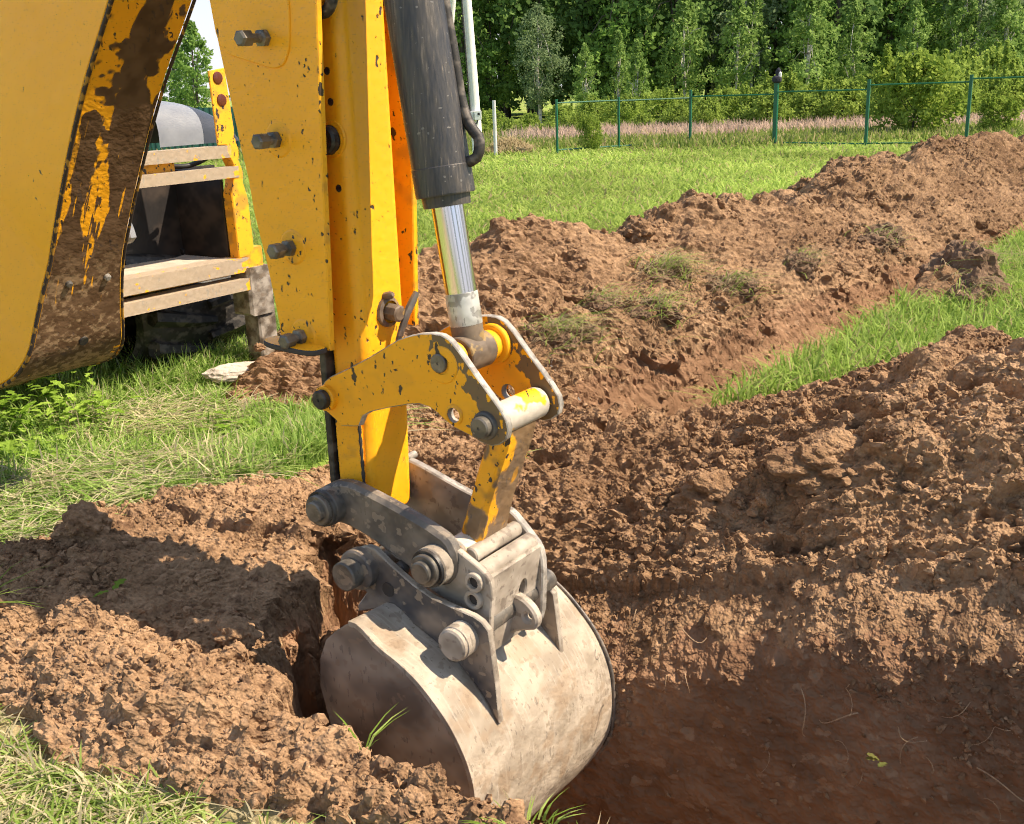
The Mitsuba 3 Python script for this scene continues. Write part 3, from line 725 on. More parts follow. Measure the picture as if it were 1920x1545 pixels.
for y0, y1, lb in ((1.940, 1.962, "near scuffed yellow tipping lever plate"), (2.168, 2.190, "far yellow tipping lever plate")):
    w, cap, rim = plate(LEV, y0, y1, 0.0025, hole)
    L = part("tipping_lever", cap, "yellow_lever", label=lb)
    part("edge", rim, "lit_pale_steel", parent=L)  # worn steel rim, its colour paler for the sun that catches it
    s = -1 if y0 < 2 else 1
    yo = y0 if s < 0 else y1
    ring_ = lambda x, z, r, ri, h: lathe((x, yo, z), (0, s, 0), [(0, r), (h * .7, r - .002), (h, r - .006), (h, ri)], 30)
    part("pin_boss", ring_(-1.570, 0.818, 0.047, 0.024, 0.0035), "yellow_worn", parent=L)
    part("hole_rim", ring_(-1.54, 0.697, 0.027, 0.019, 0.005), "yellow_worn", parent=L)
    part("pin_collar", ring_(-1.447, 0.684, 0.036, 0.02, 0.010), "hitch_steel", parent=L)
    part("pin", lathe((-1.447, yo, 0.684), (0, s, 0), [(0, 0.0265), (0.026, 0.0265), (0.030, 0.023), (0.030, 0.004), (0.027, 0.003), (0.027, 0)], 28), "pin_steel", parent=L)
    part("pin", lathe((-1.577, yo, 0.822), (0, s, 0), [(0, 0.0235), (0.007, 0.0235), (0.009, 0.021), (0.009, 0.004), (0.006, 0.003), (0.006, 0)], 28), "pin_steel", parent=L)
    part("pin", lathe((-1.963, yo, 0.683), (0, s, 0), [(0, 0.026), (0.032, 0.026), (0.036, 0.022), (0.036, 0.004), (0.033, 0.003), (0.033, 0)], 28), "rubber", parent=L)
    part("pin_collar", lathe((-1.963, yo, 0.683), (0, s, 0), [(0, 0.034), (0.014, 0.034), (0.017, 0.031), (0.017, 0.02)], 28), "yellow_worn", parent=L)
part("spacer_collar", ringc(-1.577, 0.822, 1.962, 2.006, 0.040, 0.02), "yellow_worn", 35)
part("spacer_collar", join(ringc(-1.577, 0.822, 2.124, 2.168, 0.040, 0.02), ringc(-1.577, 0.822, 2.150, 2.168, 0.054, 0.02)), "yellow_worn", 35)
part("stop_stub", lathe((-1.60, 2.168, 0.775), (0, -1, 0.1), [(0, 0.009), (0.04, 0.008), (0.04, 0)], 10), "lit_pale_steel")

# tipping link (curved bar between levers and hitch)
LK = part("tipping_link", plate(smooth_loop([(-1.480, 0.70), (-1.497, 0.620), (-1.530, 0.535), (-1.558, 0.455), (-1.585, 0.385), (-1.600, 0.335), (-1.585, 0.285), (-1.545, 0.275), (-1.528, 0.345), (-1.497, 0.450), (-1.462, 0.540), (-1.432, 0.615), (-1.415, 0.690), (-1.445, 0.715)], 2), 2.003, 2.135, 0.012)[0], "link_paint", 30,
          label="mud-caked yellow link bar between the levers and the coupler")


def link_fn(p, n, uv):
    base = yellow_fn(0.09, 0.6)(p, n, uv)
    m = SS(0.40, 0.50, mikit.fbm(p.x * 22.0, p.y * 22.0, p.z * 10.0, 4) + SS(2.02, 2.06, p.y) * 0.16 - 0.03)
    return MIX(base, MIX((0.07, 0.048, 0.034), (0.21, 0.15, 0.10), F3(p, 35.0, 3)), m * 0.92)


mat("link_paint", link_fn, 0.6, bump=lambda p, n, uv: F3(p, 70.0, 3), bscale=0.003)


def crosstube_fn(p, n, uv):
    m = SS(0.42, 0.50, F3(p, 18.0, 4, (2, 2, 2)) + SS(2.10, 1.98, p.y) * 0.10)
    return MIX(yellow_fn(0.06, 0.2)(p, n, uv), MIX((0.34, 0.30, 0.25), (0.52, 0.48, 0.42), F3(p, 40.0, 3)), m)


mat("crosstube_paint", crosstube_fn, 0.42)
part("upper_sleeve", pin(-1.447, 0.684, 1.966, 2.164, 0.040, 0.004, 36), "crosstube_paint", 35, parent=LK)
part("lower_sleeve", join(pin(-1.577, 0.305, 1.955, 2.150, 0.048, 0.006, 36), ringc(-1.577, 0.305, 2.105, 2.112, 0.050, 0.03)), "crosstube_paint", 35, parent=LK)

# quick coupler
BAR = smooth_loop([(-1.985, 0.36), (-1.995, 0.40), (-1.982, 0.437), (-1.945, 0.457), (-1.90, 0.468), (-1.858, 0.467), (-1.727, 0.436), (-1.62, 0.405), (-1.552, 0.378), (-1.530, 0.335), (-1.538, 0.280), (-1.57, 0.245), (-1.615, 0.245), (-1.66, 0.258), (-1.76, 0.300), (-1.84, 0.330), (-1.91, 0.345), (-1.95, 0.342)], 1)
Q = part("quick_coupler", plate(BAR, 1.900, 1.945, 0.011)[0], "hitch_steel", 30, label="grey steel quick coupler joining arm and bucket")
LOW = smooth_loop([(-1.80, 0.30), (-1.70, 0.26), (-1.62, 0.21), (-1.56, 0.195), (-1.515, 0.16), (-1.49, 0.085), (-1.470, 0.045), (-1.452, 0.075), (-1.442, 0.19), (-1.432, 0.262), (-1.440, 0.294), (-1.475, 0.318), (-1.53, 0.345), (-1.65, 0.40), (-1.75, 0.40)], 1)
part("near_cheek", plate(LOW, 1.918, 1.938, 0.003)[0], "hitch_dusty", parent=Q)
FARP = smooth_loop([(-1.995, 0.30), (-1.995, 0.40), (-1.975, 0.445), (-1.93, 0.455), (-1.86, 0.442), (-1.73, 0.402), (-1.63, 0.375), (-1.58, 0.375), (-1.54, 0.362), (-1.50, 0.325), (-1.455, 0.280), (-1.445, 0.23), (-1.455, 0.06), (-1.49, 0.06), (-1.56, 0.14), (-1.70, 0.17), (-1.85, 0.20), (-1.95, 0.24)], 1)
w, cap, rim = plate(FARP, 2.165, 2.192, 0.004)
part("far_cheek", cap, "hitch_dusty", parent=Q, label="inner face of the coupler's far cheek plate")
part("far_cheek_edge", rim, "lit_pale_steel", parent=Q)  # rim in the same pale tone, for its sunlit top edge
fx0, fz0, fx1, fz1 = -1.436, 0.288, -1.472, 0.045
# front wall: a thick slotted plate between the cheeks
ln = math.hypot(fx1 - fx0, fz1 - fz0); ux, uz = (fx1 - fx0) / ln, (fz1 - fz0) / ln
slot = [(0.165 + 0.016 * math.cos(t), 0.105 + 0.030 * math.sin(t)) for t in np.radians(np.arange(0, 360, 18))]
fw = plate([(0, 0), (0.238, 0), (0.238, ln * 0.55), (0.18, ln), (0, ln)], 0, 0.022, 0.004, [slot])[0]
Rf = np.array([[0, -uz * -1, ux, fx0 - 0.012], [1, 0, 0, 1.930], [0, -ux, uz, fz0], [0, 0, 0, 1.0]])
part("front_wall", (xf(fw, Rf)[0], fw[1][:, ::-1]), "hitch_dusty", parent=Q)
part("cross_tube", join(pin(-1.482, 0.290, 1.936, 2.166, 0.026, 0.004), pin(-1.528, 0.318, 1.96, 2.166, 0.022, 0.004)), "hitch_dusty", 35, parent=Q)
part("slot_shadow_box", box(-1.60, -1.52, 1.94, 2.165, 0.17, 0.19, 0.003), "hitch_dusty", parent=Q)
scene[M + "__quick_coupler__slot_shade_plate"] = scene.pop(M + "__quick_coupler__slot_shadow_box")  # plate behind the front slot, put there for the slot's shadow
for px_, pz_, r in ((-1.944, 0.397, 0.052), (-1.589, 0.308, 0.052)):
    part("pin_sleeve", lathe((px_, 1.902, pz_), (0, -1, 0), [(0, r), (0.030, r), (0.034, r - 0.004), (0.034, 0.02)], 32), "hitch_dusty" if px_ > -1.8 else "hitch_steel", parent=Q)
    part("seal_ring", lathe((px_, 1.866, pz_), (0, -1, 0), [(0, r - 0.001), (0.008, r - 0.003), (0.008, 0.02)], 32), "rubber", parent=Q)
    part("pin", lathe((px_, 1.858, pz_), (0, -1, 0), [(0, r - 0.010), (0.012, r - 0.010), (0.014, r - 0.013), (0.014, r - 0.023), (0.026, r - 0.023), (0.029, r - 0.027), (0.029, 0.0)], 32), "pin_steel", parent=Q)
for px_, pz_ in ((-1.483, 0.276), (-1.487, 0.228)):
    part("lock_sleeve", lathe((px_, 1.92, pz_), (0, -1, 0), [(0, 0.027), (0.013, 0.026), (0.015, 0.023), (0.015, 0.016), (0.0, 0.015), (0.0, 0)], 24), "hitch_dusty", parent=Q)
    part("lock_hole", lathe((px_, 1.9195, pz_), (0, -1, 0), [(0.004, 0.0155), (0.004, 0)], 20), "dark_rim", parent=Q)
part("lifting_hook", plate(smooth_loop([(-1.470, 0.185), (-1.435, 0.178), (-1.405, 0.155), (-1.392, 0.125), (-1.402, 0.098), (-1.43, 0.090), (-1.47, 0.075), (-1.53, 0.03), (-1.52, 0.10)], 2), 2.055, 2.085, 0.006, [circle(-1.425, 0.128, 0.0125, 14)])[0], "hitch_dusty", parent=Q)
part("grease_stub", lathe((-1.715, 1.915, 0.262), (0, -1, 0), [(0, 0.02), (0.018, 0.018), (0.02, 0.010), (0.02, 0)], 14), "ear_steel", parent=Q)
part("top_pipe", pin(-1.905, 0.452, 2.17, 2.21, 0.011, 0.002, 14), "lit_pale_steel", parent=Q)

# bucket (its axis dips slightly away from the arm's)
SH = np.array([-0.03, 0.73, -0.08]) / 0.73
NEARB = [(-1.738, 0.186), (-1.72, 0.188), (-1.69, 0.176), (-1.647, 0.145), (-1.58, 0.117), (-1.523, 0.083), (-1.475, 0.040), (-1.430, -0.008), (-1.396, -0.061), (-1.375, -0.112), (-1.364, -0.167), (-1.362, -0.242), (-1.369, -0.326), (-1.398, -0.403),
         (-1.448, -0.485), (-1.52, -0.580), (-1.586, -0.664), (-1.66, -0.760), (-1.74, -0.85), (-1.83, -0.93)]
prof = spline(NEARB, 60)
tg = np.gradient(prof, axis=0); nr = np.stack([tg[:, 1], -tg[:, 0]], 1); nr /= -np.linalg.norm(nr, axis=1, keepdims=True); 
inn = prof - 0.014 * nr * np.sign((nr * (prof - prof.mean(0))).sum(1).mean())
out_n = nr * np.sign((nr * (prof - prof.mean(0))).sum(1).mean())


def Bp(xz, y, off=0.0, nn=None):
    q = np.stack([xz[:, 0], np.full(len(xz), 1.72), xz[:, 1]], 1) + (y - 1.72) * SH
    return q


dent = lambda q, s: q + np.stack([out_n[:, 0], 0 * out_n[:, 0], out_n[:, 1]], 1) * (0.010 * (nz(q[:, 0] * 6, q[:, 1] * 6, q[:, 2] * 6, s) - .5))[:, None]
ysb = np.linspace(1.72, 2.45, 14)
outer = [dent(Bp(prof, y), 3) for y in ysb]; innr = [Bp(inn, y) for y in ysb]
mesh = [strip(outer[i + 1], outer[i]) for i in range(13)] + [strip(innr[i], innr[i + 1]) for i in range(13)] + [strip(outer[0], innr[0]), strip(innr[-1], outer[-1]), (np.array([outer[0][0], innr[0][0], innr[-1][0], outer[-1][0]]), np.array([[0, 1, 2, 3]]))]
tm = trimesh.Trimesh(*join(*mesh), process=False); tm.merge_vertices()
BK = part("bucket", tm, "bucket_steel", 45, label="pale dusty digging bucket sunk in the trench")
side = [(-1.855, 0.045), (-1.826, 0.108), (-1.792, 0.140), (-1.756, 0.169)] + [tuple(p) for p in (prof - 0.006 * out_n)[:58]] + [(-1.835, -0.90), (-1.818, -0.60), (-1.81, -0.35), (-1.823, -0.237), (-1.838, -0.149), (-1.852, -0.089), (-1.864, -0.037)]
for y in (1.722, 2.430):
    w = plate(side, 0, 0.018, 0.002)[0]
    v = w[0].copy(); yy = v[:, 1].copy(); v = np.stack([v[:, 0], np.full(len(v), 1.72), v[:, 2]], 1) + (y + yy - 1.72)[:, None] * SH
    part("side_plate", (v, w[1]), "bucket_side_steel", parent=BK)
part("rim_strip", join(*[tube(Bp(prof + 0.003 * out_n, y), 0.0055, 8) for y in (2.443,)]), "hitch_steel", True, parent=BK)
part("cutting_edge", xf(box(-1.93, -1.80, 1.73, 2.44, -0.965, -0.935, 0.004), np.eye(4)), "hitch_steel", parent=BK)
for k in range(4):
    part("tooth", plate([(-1.92, -0.97), (-1.92, -0.93), (-2.03, -0.955)], 1.76 + k * 0.2, 1.80 + k * 0.2, 0.004)[0], "hitch_steel", parent=BK)
EAR = [(-1.852, 0.115), (-1.850, 0.135), (-1.815, 0.180), (-1.835, 0.195), (-1.868, 0.205), (-1.885, 0.235), (-1.877, 0.275), (-1.845, 0.300), (-1.80, 0.318), (-1.775, 0.316), (-1.726, 0.285), (-1.65, 0.245), (-1.59, 0.223), (-1.52, 0.214), (-1.46, 0.207), (-1.435, 0.198),
       (-1.415, 0.179), (-1.410, 0.14), (-1.398, 0.03), (-1.394, -0.075), (-1.43, -0.025), (-1.475, 0.025), (-1.53, 0.072), (-1.62, 0.115), (-1.68, 0.140), (-1.74, 0.158)]
for y, dx, dz in ((1.872, 0, 0), (2.245, -0.050, -0.075)):
    w, cap, rim = plate([(x + dx, z + dz) for x, z in EAR], y, y + 0.02, 0.003)
    e = part("bucket_ear", cap, "ear_steel", parent=BK)
    part("ear_edge", rim, "hitch_dusty", parent=e)
    s = -1 if y < 2 else 1
    yo = y if s < 0 else y + 0.02
    part("pin", lathe((-1.490 + dx, yo, 0.142 + dz), (0, s, 0), [(0, 0.045), (0.040, 0.045), (0.042, 0.042), (0.052, 0.042), (0.056, 0.037), (0.056, 0)], 30), "hitch_dusty", parent=e)
    part("pin_sleeve", lathe((-1.820 + dx, yo, 0.255 + dz), (0, s, 0), [(0, 0.056), (0.026, 0.056), (0.030, 0.050), (0.030, 0.02)], 30), "ear_steel", parent=e)
    part("pin", lathe((-1.828 + dx, yo + s * 0.025, 0.250 + dz), (0, s, 0), [(0, 0.040), (0.040, 0.040), (0.044, 0.036), (0.044, 0)], 30), "pin_steel", parent=e)
    part("ear_hole", lathe((-1.735 + dx, yo, 0.210 + dz), (0, s, 0), [(-0.002, 0.021), (0.0015, 0.020), (0.0015, 0)], 18), "dark_rim", parent=e)
part("coupler_bar", pin(-1.49, 0.142, 1.87, 2.26, 0.030), "pin_steel", parent=BK)
part("coupler_bar", pin(-1.82, 0.25, 1.87, 2.26, 0.030), "pin_steel", parent=BK)

# rear frame, stabiliser, wheel, fender
RF = part("rear_frame", join(box(-4.36, -4.30, 1.2, 3.762, 1.162, 1.222, 0.012), box(-4.36, -4.295, 1.2, 3.77, 1.062, 1.118, 0.012), box(-4.42, -4.30, 1.2, 3.785, 0.580, 0.655, 0.012), box(-4.40, -4.285, 1.2, 3.785, 0.487, 0.548, 0.012)), "frame_paint", 30,
          label="yellow rear frame rails with the paint scraped off")
part("shelf", box(-4.72, -4.425, 1.3, 3.70, 0.628, 0.652, 0.004), "dust_shelf", parent=RF)
part("rail_back", join(box(-4.40, -4.362, 1.4, 3.42, 1.116, 1.165, 0.003), box(-4.55, -4.43, 1.3, 3.74, 0.55, 0.60, 0.003)), "orange_paint", parent=RF)
upr = plate([(3.705, 0.655), (3.790, 0.655), (3.812, 0.70), (3.806, 0.95), (3.785, 1.03), (3.790, 1.09), (3.772, 1.14), (3.778, 1.20), (3.760, 1.25), (3.70, 1.25), (3.70, 1.19), (3.735, 1.12), (3.72, 1.03), (3.70, 0.98)], 0, 0.07, 0.005)[0]
ROT = np.array([[0, -1, 0, -4.30], [1, 0, 0, 0], [0, 0, 1, 0], [0, 0, 0, 1.0]])
part("end_upright", xf(upr, ROT), "orange_paint", parent=RF)
part("end_bracket", join(box(-4.42, -4.30, 3.74, 3.88, 0.56, 0.70, 0.02), box(-4.40, -4.30, 3.78, 3.90, 0.38, 0.56, 0.02)), "orange_paint", parent=RF)
po = plate([(3.648, 1.225), (3.765, 1.225), (3.742, 1.592), (3.640, 1.578)], 0, 0.012, 0.003)[0]
LP = part("lamp_bracket", xf(po, ROT), "orange_paint", label="orange upright bracket with two dark round lamp holes")
for y, z in ((3.69, 1.545), (3.70, 1.44)):
    part("lamp_lens", lathe((-4.298, y, z), (1, 0, 0), [(-0.002, 0.030), (0.004, 0.028), (0.006, 0.02), (0.006, 0)], 20), "lamp_lens", parent=LP)
part("rear_panel", join(box(-4.80, -4.76, 1.3, 4.0, 0.64, 1.10, 0.003), box(-4.76, -4.40, 3.72, 3.74, 0.64, 1.10, 0.003), box(-4.78, -4.40, 1.3, 3.36, 1.085, 1.12, 0.003)), "dark_panel", parent=RF)
part("pale_guard", plate(smooth_loop([(-4.45, 0.78), (-4.28, 0.83), (-4.30, 0.90), (-4.36, 1.02), (-4.45, 1.10)], 1), 3.06, 3.10, 0.006)[0], "fender_plastic", parent=RF)
part("hydraulic_hose", tube(spline([(-4.42, 3.30, 1.20), (-4.44, 3.42, 1.145), (-4.45, 3.55, 1.13), (-4.45, 3.66, 1.15), (-4.44, 3.74, 1.20)], 20), 0.013, 8), "rubber", True, parent=RF)
SL = part("stabiliser_leg", box(-4.415, -4.295, 3.79, 3.915, -0.02, 0.47, 0.010), "leg_steel", label="square steel stabiliser leg standing on the soil")
part("leg_housing", box(-4.43, -4.28, 3.735, 3.90, 0.345, 0.60, 0.014), "leg_steel", parent=SL)
part("foot_pin", lathe((-4.36, 3.789, 0.06), (0, -1, 0), [(0, 0.016), (0.006, 0.015), (0.006, 0)], 14), "pin_steel", parent=SL)
WX, WZ, WR = -4.93, 0.345, 0.355
tyre = lathe((WX, 3.32, WZ), (0, 1, 0), [(0.04, 0.20), (0.0, 0.23), (0.0, 0.29), (0.05, 0.335), (0.12, 0.35), (0.66, 0.35), (0.74, 0.335), (0.79, 0.29), (0.79, 0.23), (0.75, 0.20), (0.6, 0.18), (0.1, 0.18), (0.04, 0.20)], 48)
W = part("wheel", tyre, "rubber", 40, label="black rear tyre with thick tread lugs under the frame")
for k in range(13):
    a = k * 2 * math.pi / 13
    for s in (0, 1):
        aa = a + s * math.pi / 13
        pts = []
        for tt, yy in ((0, 0.775 if s else 0.015), (0.16, 0.53 if s else 0.26), (0.24, 0.38 if s else 0.41)):
            pts.append((WX + (WR + 0.002) * math.sin(aa + tt), 3.32 + yy, WZ + (WR + 0.002) * math.cos(aa + tt)))
        part("tread_lug", tube(pts, [0.048, 0.038, 0.026], 6), "rubber", 20, parent=W)
part("rim", lathe((WX, 3.90, WZ), (0, 1, 0), [(0.1, 0.19), (0.18, 0.17), (0.15, 0.10), (0.16, 0)], 30), "frame_paint", parent=W)
part("axle_beam", box(-5.3, -4.95, 1.6, 3.4, 0.30, 0.55, 0.02), "dark_panel")
part("chassis", box(-7.2, -4.82, 1.75, 3.25, 0.50, 1.05, 0.03), "dark_panel", label="dark chassis block, added to keep the gap behind the rear frame dark")  # with the axle beam, dark filler put in so the gap stays dark
part("kingpost", join(box(-4.30, -4.12, 1.86, 2.28, 0.35, 1.25, 0.02), lathe((-4.10, 2.065, 0.25), (0, 0, 1), [(0, 0), (0, 0.09), (1.05, 0.09), (1.05, 0)], 24)), "orange_paint")
# pale fender: a domed shell over the wheel
th = np.linspace(0, np.pi, 18); ph = np.linspace(0, 1, 14)
vs = []
for s in ph:
    ztop = 1.235 + 0.225 * math.sqrt(max(1 - s ** 2.2, 0)); half = 0.30 * (1 - 0.25 * s)
    for t in th:
        vs.append((-5.25 - half * math.cos(t) + 0.0, 3.80 + 0.62 * s + 0.03 * math.sin(t), 1.205 + (ztop - 1.205) * math.sin(t) ** 0.7))
i, j = np.meshgrid(np.arange(13), np.arange(17), indexing="ij")
fq = np.stack([i * 18 + j, i * 18 + j + 1, (i + 1) * 18 + j + 1, (i + 1) * 18 + j], -1).reshape(-1, 4)
dark_end = (i > 6).ravel()
def compact(v, f):
    used, inv = np.unique(f, return_inverse=True)
    return np.asarray(v)[used], inv.reshape(f.shape)


FD = part("fender", compact(vs, fq[~dark_end]), "fender_plastic", True, label="smooth pale grey fender behind the rear frame")
part("shaded_end", compact(vs, fq[dark_end]), "fender_end_shade", True, parent=FD, label="shaded end of the grey fender, its shade given as dark navy")  # same fender, its shaded end painted darker instead of left to the light
part("fender_stay", box(-5.30, -5.22, 3.70, 3.80, 0.85, 1.24, 0.01), "dark_panel")

# ------------------------------------------------------------------ fence, pole, posts
F = tag("fence", "open green metal fence frame of posts and thin rails across the meadow", "fence")
FP = [(-13.0, 20.51, 1.18, 0.045), (-12.28, 22.0, 1.17, 0.045), (-11.17, 23.4, 1.27, 0.05), (-9.13, 23.43, 1.42, 0.085), (-6.97, 22.96, 1.37, 0.06), (-5.05, 23.2, 1.40, 0.06), (-3.2, 23.3, 1.42, 0.06), (-1.2, 23.4, 1.42, 0.06)]
for x, y, h, wd in FP:
    put(F + "__post", box(x - wd / 2, x + wd / 2, y - wd / 2, y + wd / 2, -0.1, h, 0.004), "fence_green")
RT = [1.10, 1.09, 1.12, 1.17, 1.26, 1.32, 1.34]
for k in range(len(FP) - 1):
    (xa, ya, _, _), (xb, yb, _, _) = FP[k], FP[k + 1]
    for z, r in ((RT[k], 0.017), (0.10 if k != 3 else 0.09, 0.017)):
        if k == 2 and z < 0.5:
            continue
        put(F + "__rail", tube([(xa, ya, z), (xb, yb, z)], r, 6), "fence_green", smooth=30)
hx, hy, hz_ = -9.13, 23.43, 1.42
hm = trimesh.creation.icosphere(3, 1.0)
v = hm.vertices.copy(); v = v * np.array([0.085, 0.085, 0.10]) * (1 + 0.35 * (meshkit.fbm(v * 1.7 + 4, 3, 2) - .5))[:, None]
v[:, 2] += np.where(v[:, 2] < -0.02, -0.02, 0)
B1 = put("cloth_cap", (v * np.array([1.25, 1.25, 0.8]) + [hx, hy, hz_ + 0.02], hm.faces), "cap_cloth", smooth=True, label="dark cloth bundle with a pale patch pulled over a green fence post", cat="cloth")
put(B1 + "__peak", (v * np.array([0.75, 0.75, 1.15]) + np.array([hx, hy, hz_ + 0.14]) + HR * 0.03, hm.faces), "cap_cloth", smooth=True)
put(B1 + "__pale_patch", (v * np.array([0.45, 0.45, 0.65]) + np.array([hx, hy, hz_ + 0.11]) + HR * 0.055 - HF * 0.045, hm.faces), "white_cloth", smooth=True)

pb = np.array([-14.45, 19.53, 0.0]); lean = np.array([-0.09, -0.07, 0.0]) / 3.27
U = put("utility_pole", tube([pb + lean * z + [0, 0, z] for z in np.linspace(-0.2, 5.5, 12)], np.linspace(0.125, 0.095, 12), 14), "pole_concrete", smooth=True, label="pale concrete utility pole with a meter box and a slanting brace", cat="pole")
put(U + "__brace", tube([pb + HR * (-0.95) + HF * 0.8 + [0, 0, -0.1], pb + lean * 5 + [0, 0, 5.0]], 0.085, 12), "pole_concrete", smooth=True)
put(U + "__cable", tube([pb + lean * z - HF * 0.12 - HR * 0.10 + [0, 0, z] for z in np.linspace(0.80, 5.3, 10)], 0.018, 6), "rubber", smooth=True)
bc = pb + lean * 0.9 - HF * 0.17 + HR * 0.06 + np.array([0, 0, 0.9])


def obox(c, sx, sy, sz, ch=0.006):
    """A box turned to face the photographer's side of the meadow."""
    m = np.eye(4); m[:3, 0] = HR; m[:3, 1] = HF; m[:3, 3] = c
    return xf(box(-sx / 2, sx / 2, -sy / 2, sy / 2, -sz / 2, sz / 2, ch), m)


X_ = put(U + "__meter_box", obox(bc, 0.15, 0.10, 0.19), "meter_plastic")
put(X_ + "__window", obox(bc + [0, 0, 0.03] - HF * 0.05 + HR * 0.02, 0.05, 0.012, 0.05, 0.002), "rubber")
put(U + "__junction_box", obox(bc - HR * 0.14 + [0, 0, -0.01] + HF * 0.02, 0.10, 0.07, 0.20), "galvanised")
put(U + "__cable", tube(spline([bc + [0, 0, -0.09] - HF * 0.03, bc + [0, 0, -0.17] - HR * 0.05 - HF * 0.04, bc + [0, 0, -0.12] - HR * 0.11], 14), 0.014, 6), "rubber", smooth=True)
gp = np.array([-13.79, 19.27, 0])
put("marker_post", tube([gp + [0, 0, -0.1], gp + [0, 0, 1.21]], 0.038, 12), "galvanised", smooth=30, label="bare grey metal post standing left of the green fence", cat="post")
put("wooden_stake", plate([(-0.03, -0.05), (0.03, -0.05), (0.05, 0.22), (0.0, 0.28), (-0.04, 0.2)], -0.03, 0.03, 0.004)[0], "stake_wood", to_world=T().translate([-16.6, 19.5, 0]).rotate([0, 0, 1], 30), label="short reddish wooden stake in the grass behind the arm", cat="stake")

# solid dark green sheet fence far left
a_, b_ = spot(-11.5, 27.5), spot(-5.6, 30.5); L_ = np.linalg.norm(b_ - a_); dv = (b_ - a_) / L_
G = tag("sheet_fence", "solid dark green sheet metal fence far behind the machine", "fence")
npan = 5
for k in range(npan):
    p0 = a_ + dv * (L_ * k / npan); p1 = a_ + dv * (L_ * (k + 1) / npan - 0.03)
    cs = np.linspace(0, 1, 33); off = 0.012 * np.sign(np.sin(cs * np.pi * 16))
    base = p0[None] * (1 - cs[:, None]) + p1[None] * cs[:, None] + np.array([-dv[1], dv[0], 0])[None] * off[:, None]
    lo = base + [0, 0, 0.05]; hi = base + [0, 0, 1.22]; bk = np.array([-dv[1], dv[0], 0]) * 0.004
    put(G + "__sheet", join(strip(hi, lo), strip(lo + bk, hi + bk), strip(hi + bk, hi)), "panel_green")
    put(G + "__post", tube([p0 + [0, 0, -0.1], p0 + [0, 0, 1.25]], 0.03, 8), "panel_green", smooth=30)

# ------------------------------------------------------------------ trees and shrubs
rng = np.random.default_rng(7)


def leaf_cloud(centers, radii, per, size, rg, cols, flat=0.75, droop=0.0):
    """Leaf-sized faces scattered in clumps; returns mesh and per-vertex colours."""
    n = len(centers) * per
    c = np.repeat(centers, per, 0); r = np.repeat(radii, per)[:, None]
    d = rg.normal(size=(n, 3)); d /= np.linalg.norm(d, axis=1, keepdims=True)
    p = c + d * r * rg.random((n, 1)) ** 0.5 * np.array([1, 1, flat])
    p[:, 2] -= droop * rg.random(n)
    a = rg.normal(size=(n, 3)); a /= np.linalg.norm(a, axis=1, keepdims=True)
    b = np.cross(a, rg.normal(size=(n, 3))); b /= np.linalg.norm(b, axis=1, keepdims=True)
    s = size * (0.6 + 0.8 * rg.random((n, 1)))
    v = np.stack([p - a * s, p + b * s * 0.55, p + a * s, p - b * s * 0.55], 1).reshape(-1, 3)
    i = np.arange(n)[:, None] * 4
    f = np.vstack([i + [0, 1, 2], i + [0, 2, 3]])
    tone = np.repeat(rg.random(len(centers)), per); k = (0.65 * tone + 0.35 * rg.random(n))[:, None]
    col = np.asarray(cols[0]) * (1 - k) + np.asarray(cols[1]) * k
    return (v, f), np.repeat(col, 4, 0)


def make_tree(h, wd, base, shape, ncl, per, size, cols, seed, droop=0.0):
    rg = np.random.default_rng(seed)
    t = rg.random(ncl) ** 0.85
    z = base + (h - base) * t
    if shape == "cone":
        env = np.sin(np.pi * np.clip(t * 0.86 + 0.14, 0, 1)) ** 0.7 * (1 - 0.35 * t)
    elif shape == "round":
        env = np.sqrt(np.clip(1 - (2 * t - 0.95) ** 2, 0.02, 1))
    else:
        env = (1 - t) ** 0.8 * 1.1 + 0.06
    ang = rg.random(ncl) * 2 * np.pi; lob = 1 + 0.35 * np.sin(ang * 3 + seed) * rg.random(ncl)
    rad = wd / 2 * env * np.sqrt(rg.random(ncl)) * lob
    c = np.stack([rad * np.cos(ang), rad * np.sin(ang), z], 1)
    cr = wd * (0.07 + 0.10 * rg.random(ncl)) * (0.55 + 0.45 * env)
    if shape == "round" and h < 3:          # leafy shoots that stand out of a shrub's top
        for q_ in range(16):
            a_ = rg.random() * 6.28; rr_ = wd * 0.42 * rg.random() ** 0.5; zt = h * (0.80 + 0.35 * rg.random())
            ks = np.arange(5)[:, None] / 5
            c = np.vstack([c, np.array([rr_ * math.cos(a_), rr_ * math.sin(a_), zt]) - np.array([0, 0, 0.34 * h]) * ks]); cr = np.concatenate([cr, np.full(5, 0.055 * h) * (0.5 + ks[:, 0])])
    m, col = leaf_cloud(c, cr, per, size, rg, cols, 0.8, droop)
    path = [np.array([0.10 * h * 0.1 * math.sin(k * 0.9 + seed), 0.10 * h * 0.1 * math.cos(k * 1.1 + seed * 2), h * 0.97 * k / 8 - 0.1]) for k in range(9)]
    tr = [tube(path, np.linspace(0.018 * h, 0.003 * h, 9), 7)]
    for k in range(9):
        s = path[2 + k % 6]; e = c[rg.integers(ncl)]
        tr.append(tube([s, (s + e) / 2 + [0, 0, 0.05 * h], e], [0.006 * h, 0.004 * h, 0.002 * h], 5))
    return m, col, join(*tr)


DARK = ((0.077, 0.147, 0.044), (0.211, 0.334, 0.100)); MIDG = ((0.109, 0.215, 0.047), (0.289, 0.443, 0.116)); BIRCH = ((0.150, 0.256, 0.061), (0.335, 0.468, 0.146)); GREY = ((0.142, 0.212, 0.099), (0.283, 0.373, 0.196))
SHRUB = ((0.168, 0.256, 0.044), (0.395, 0.505, 0.118)); YELLOWISH = ((0.150, 0.240, 0.034), (0.370, 0.470, 0.100))


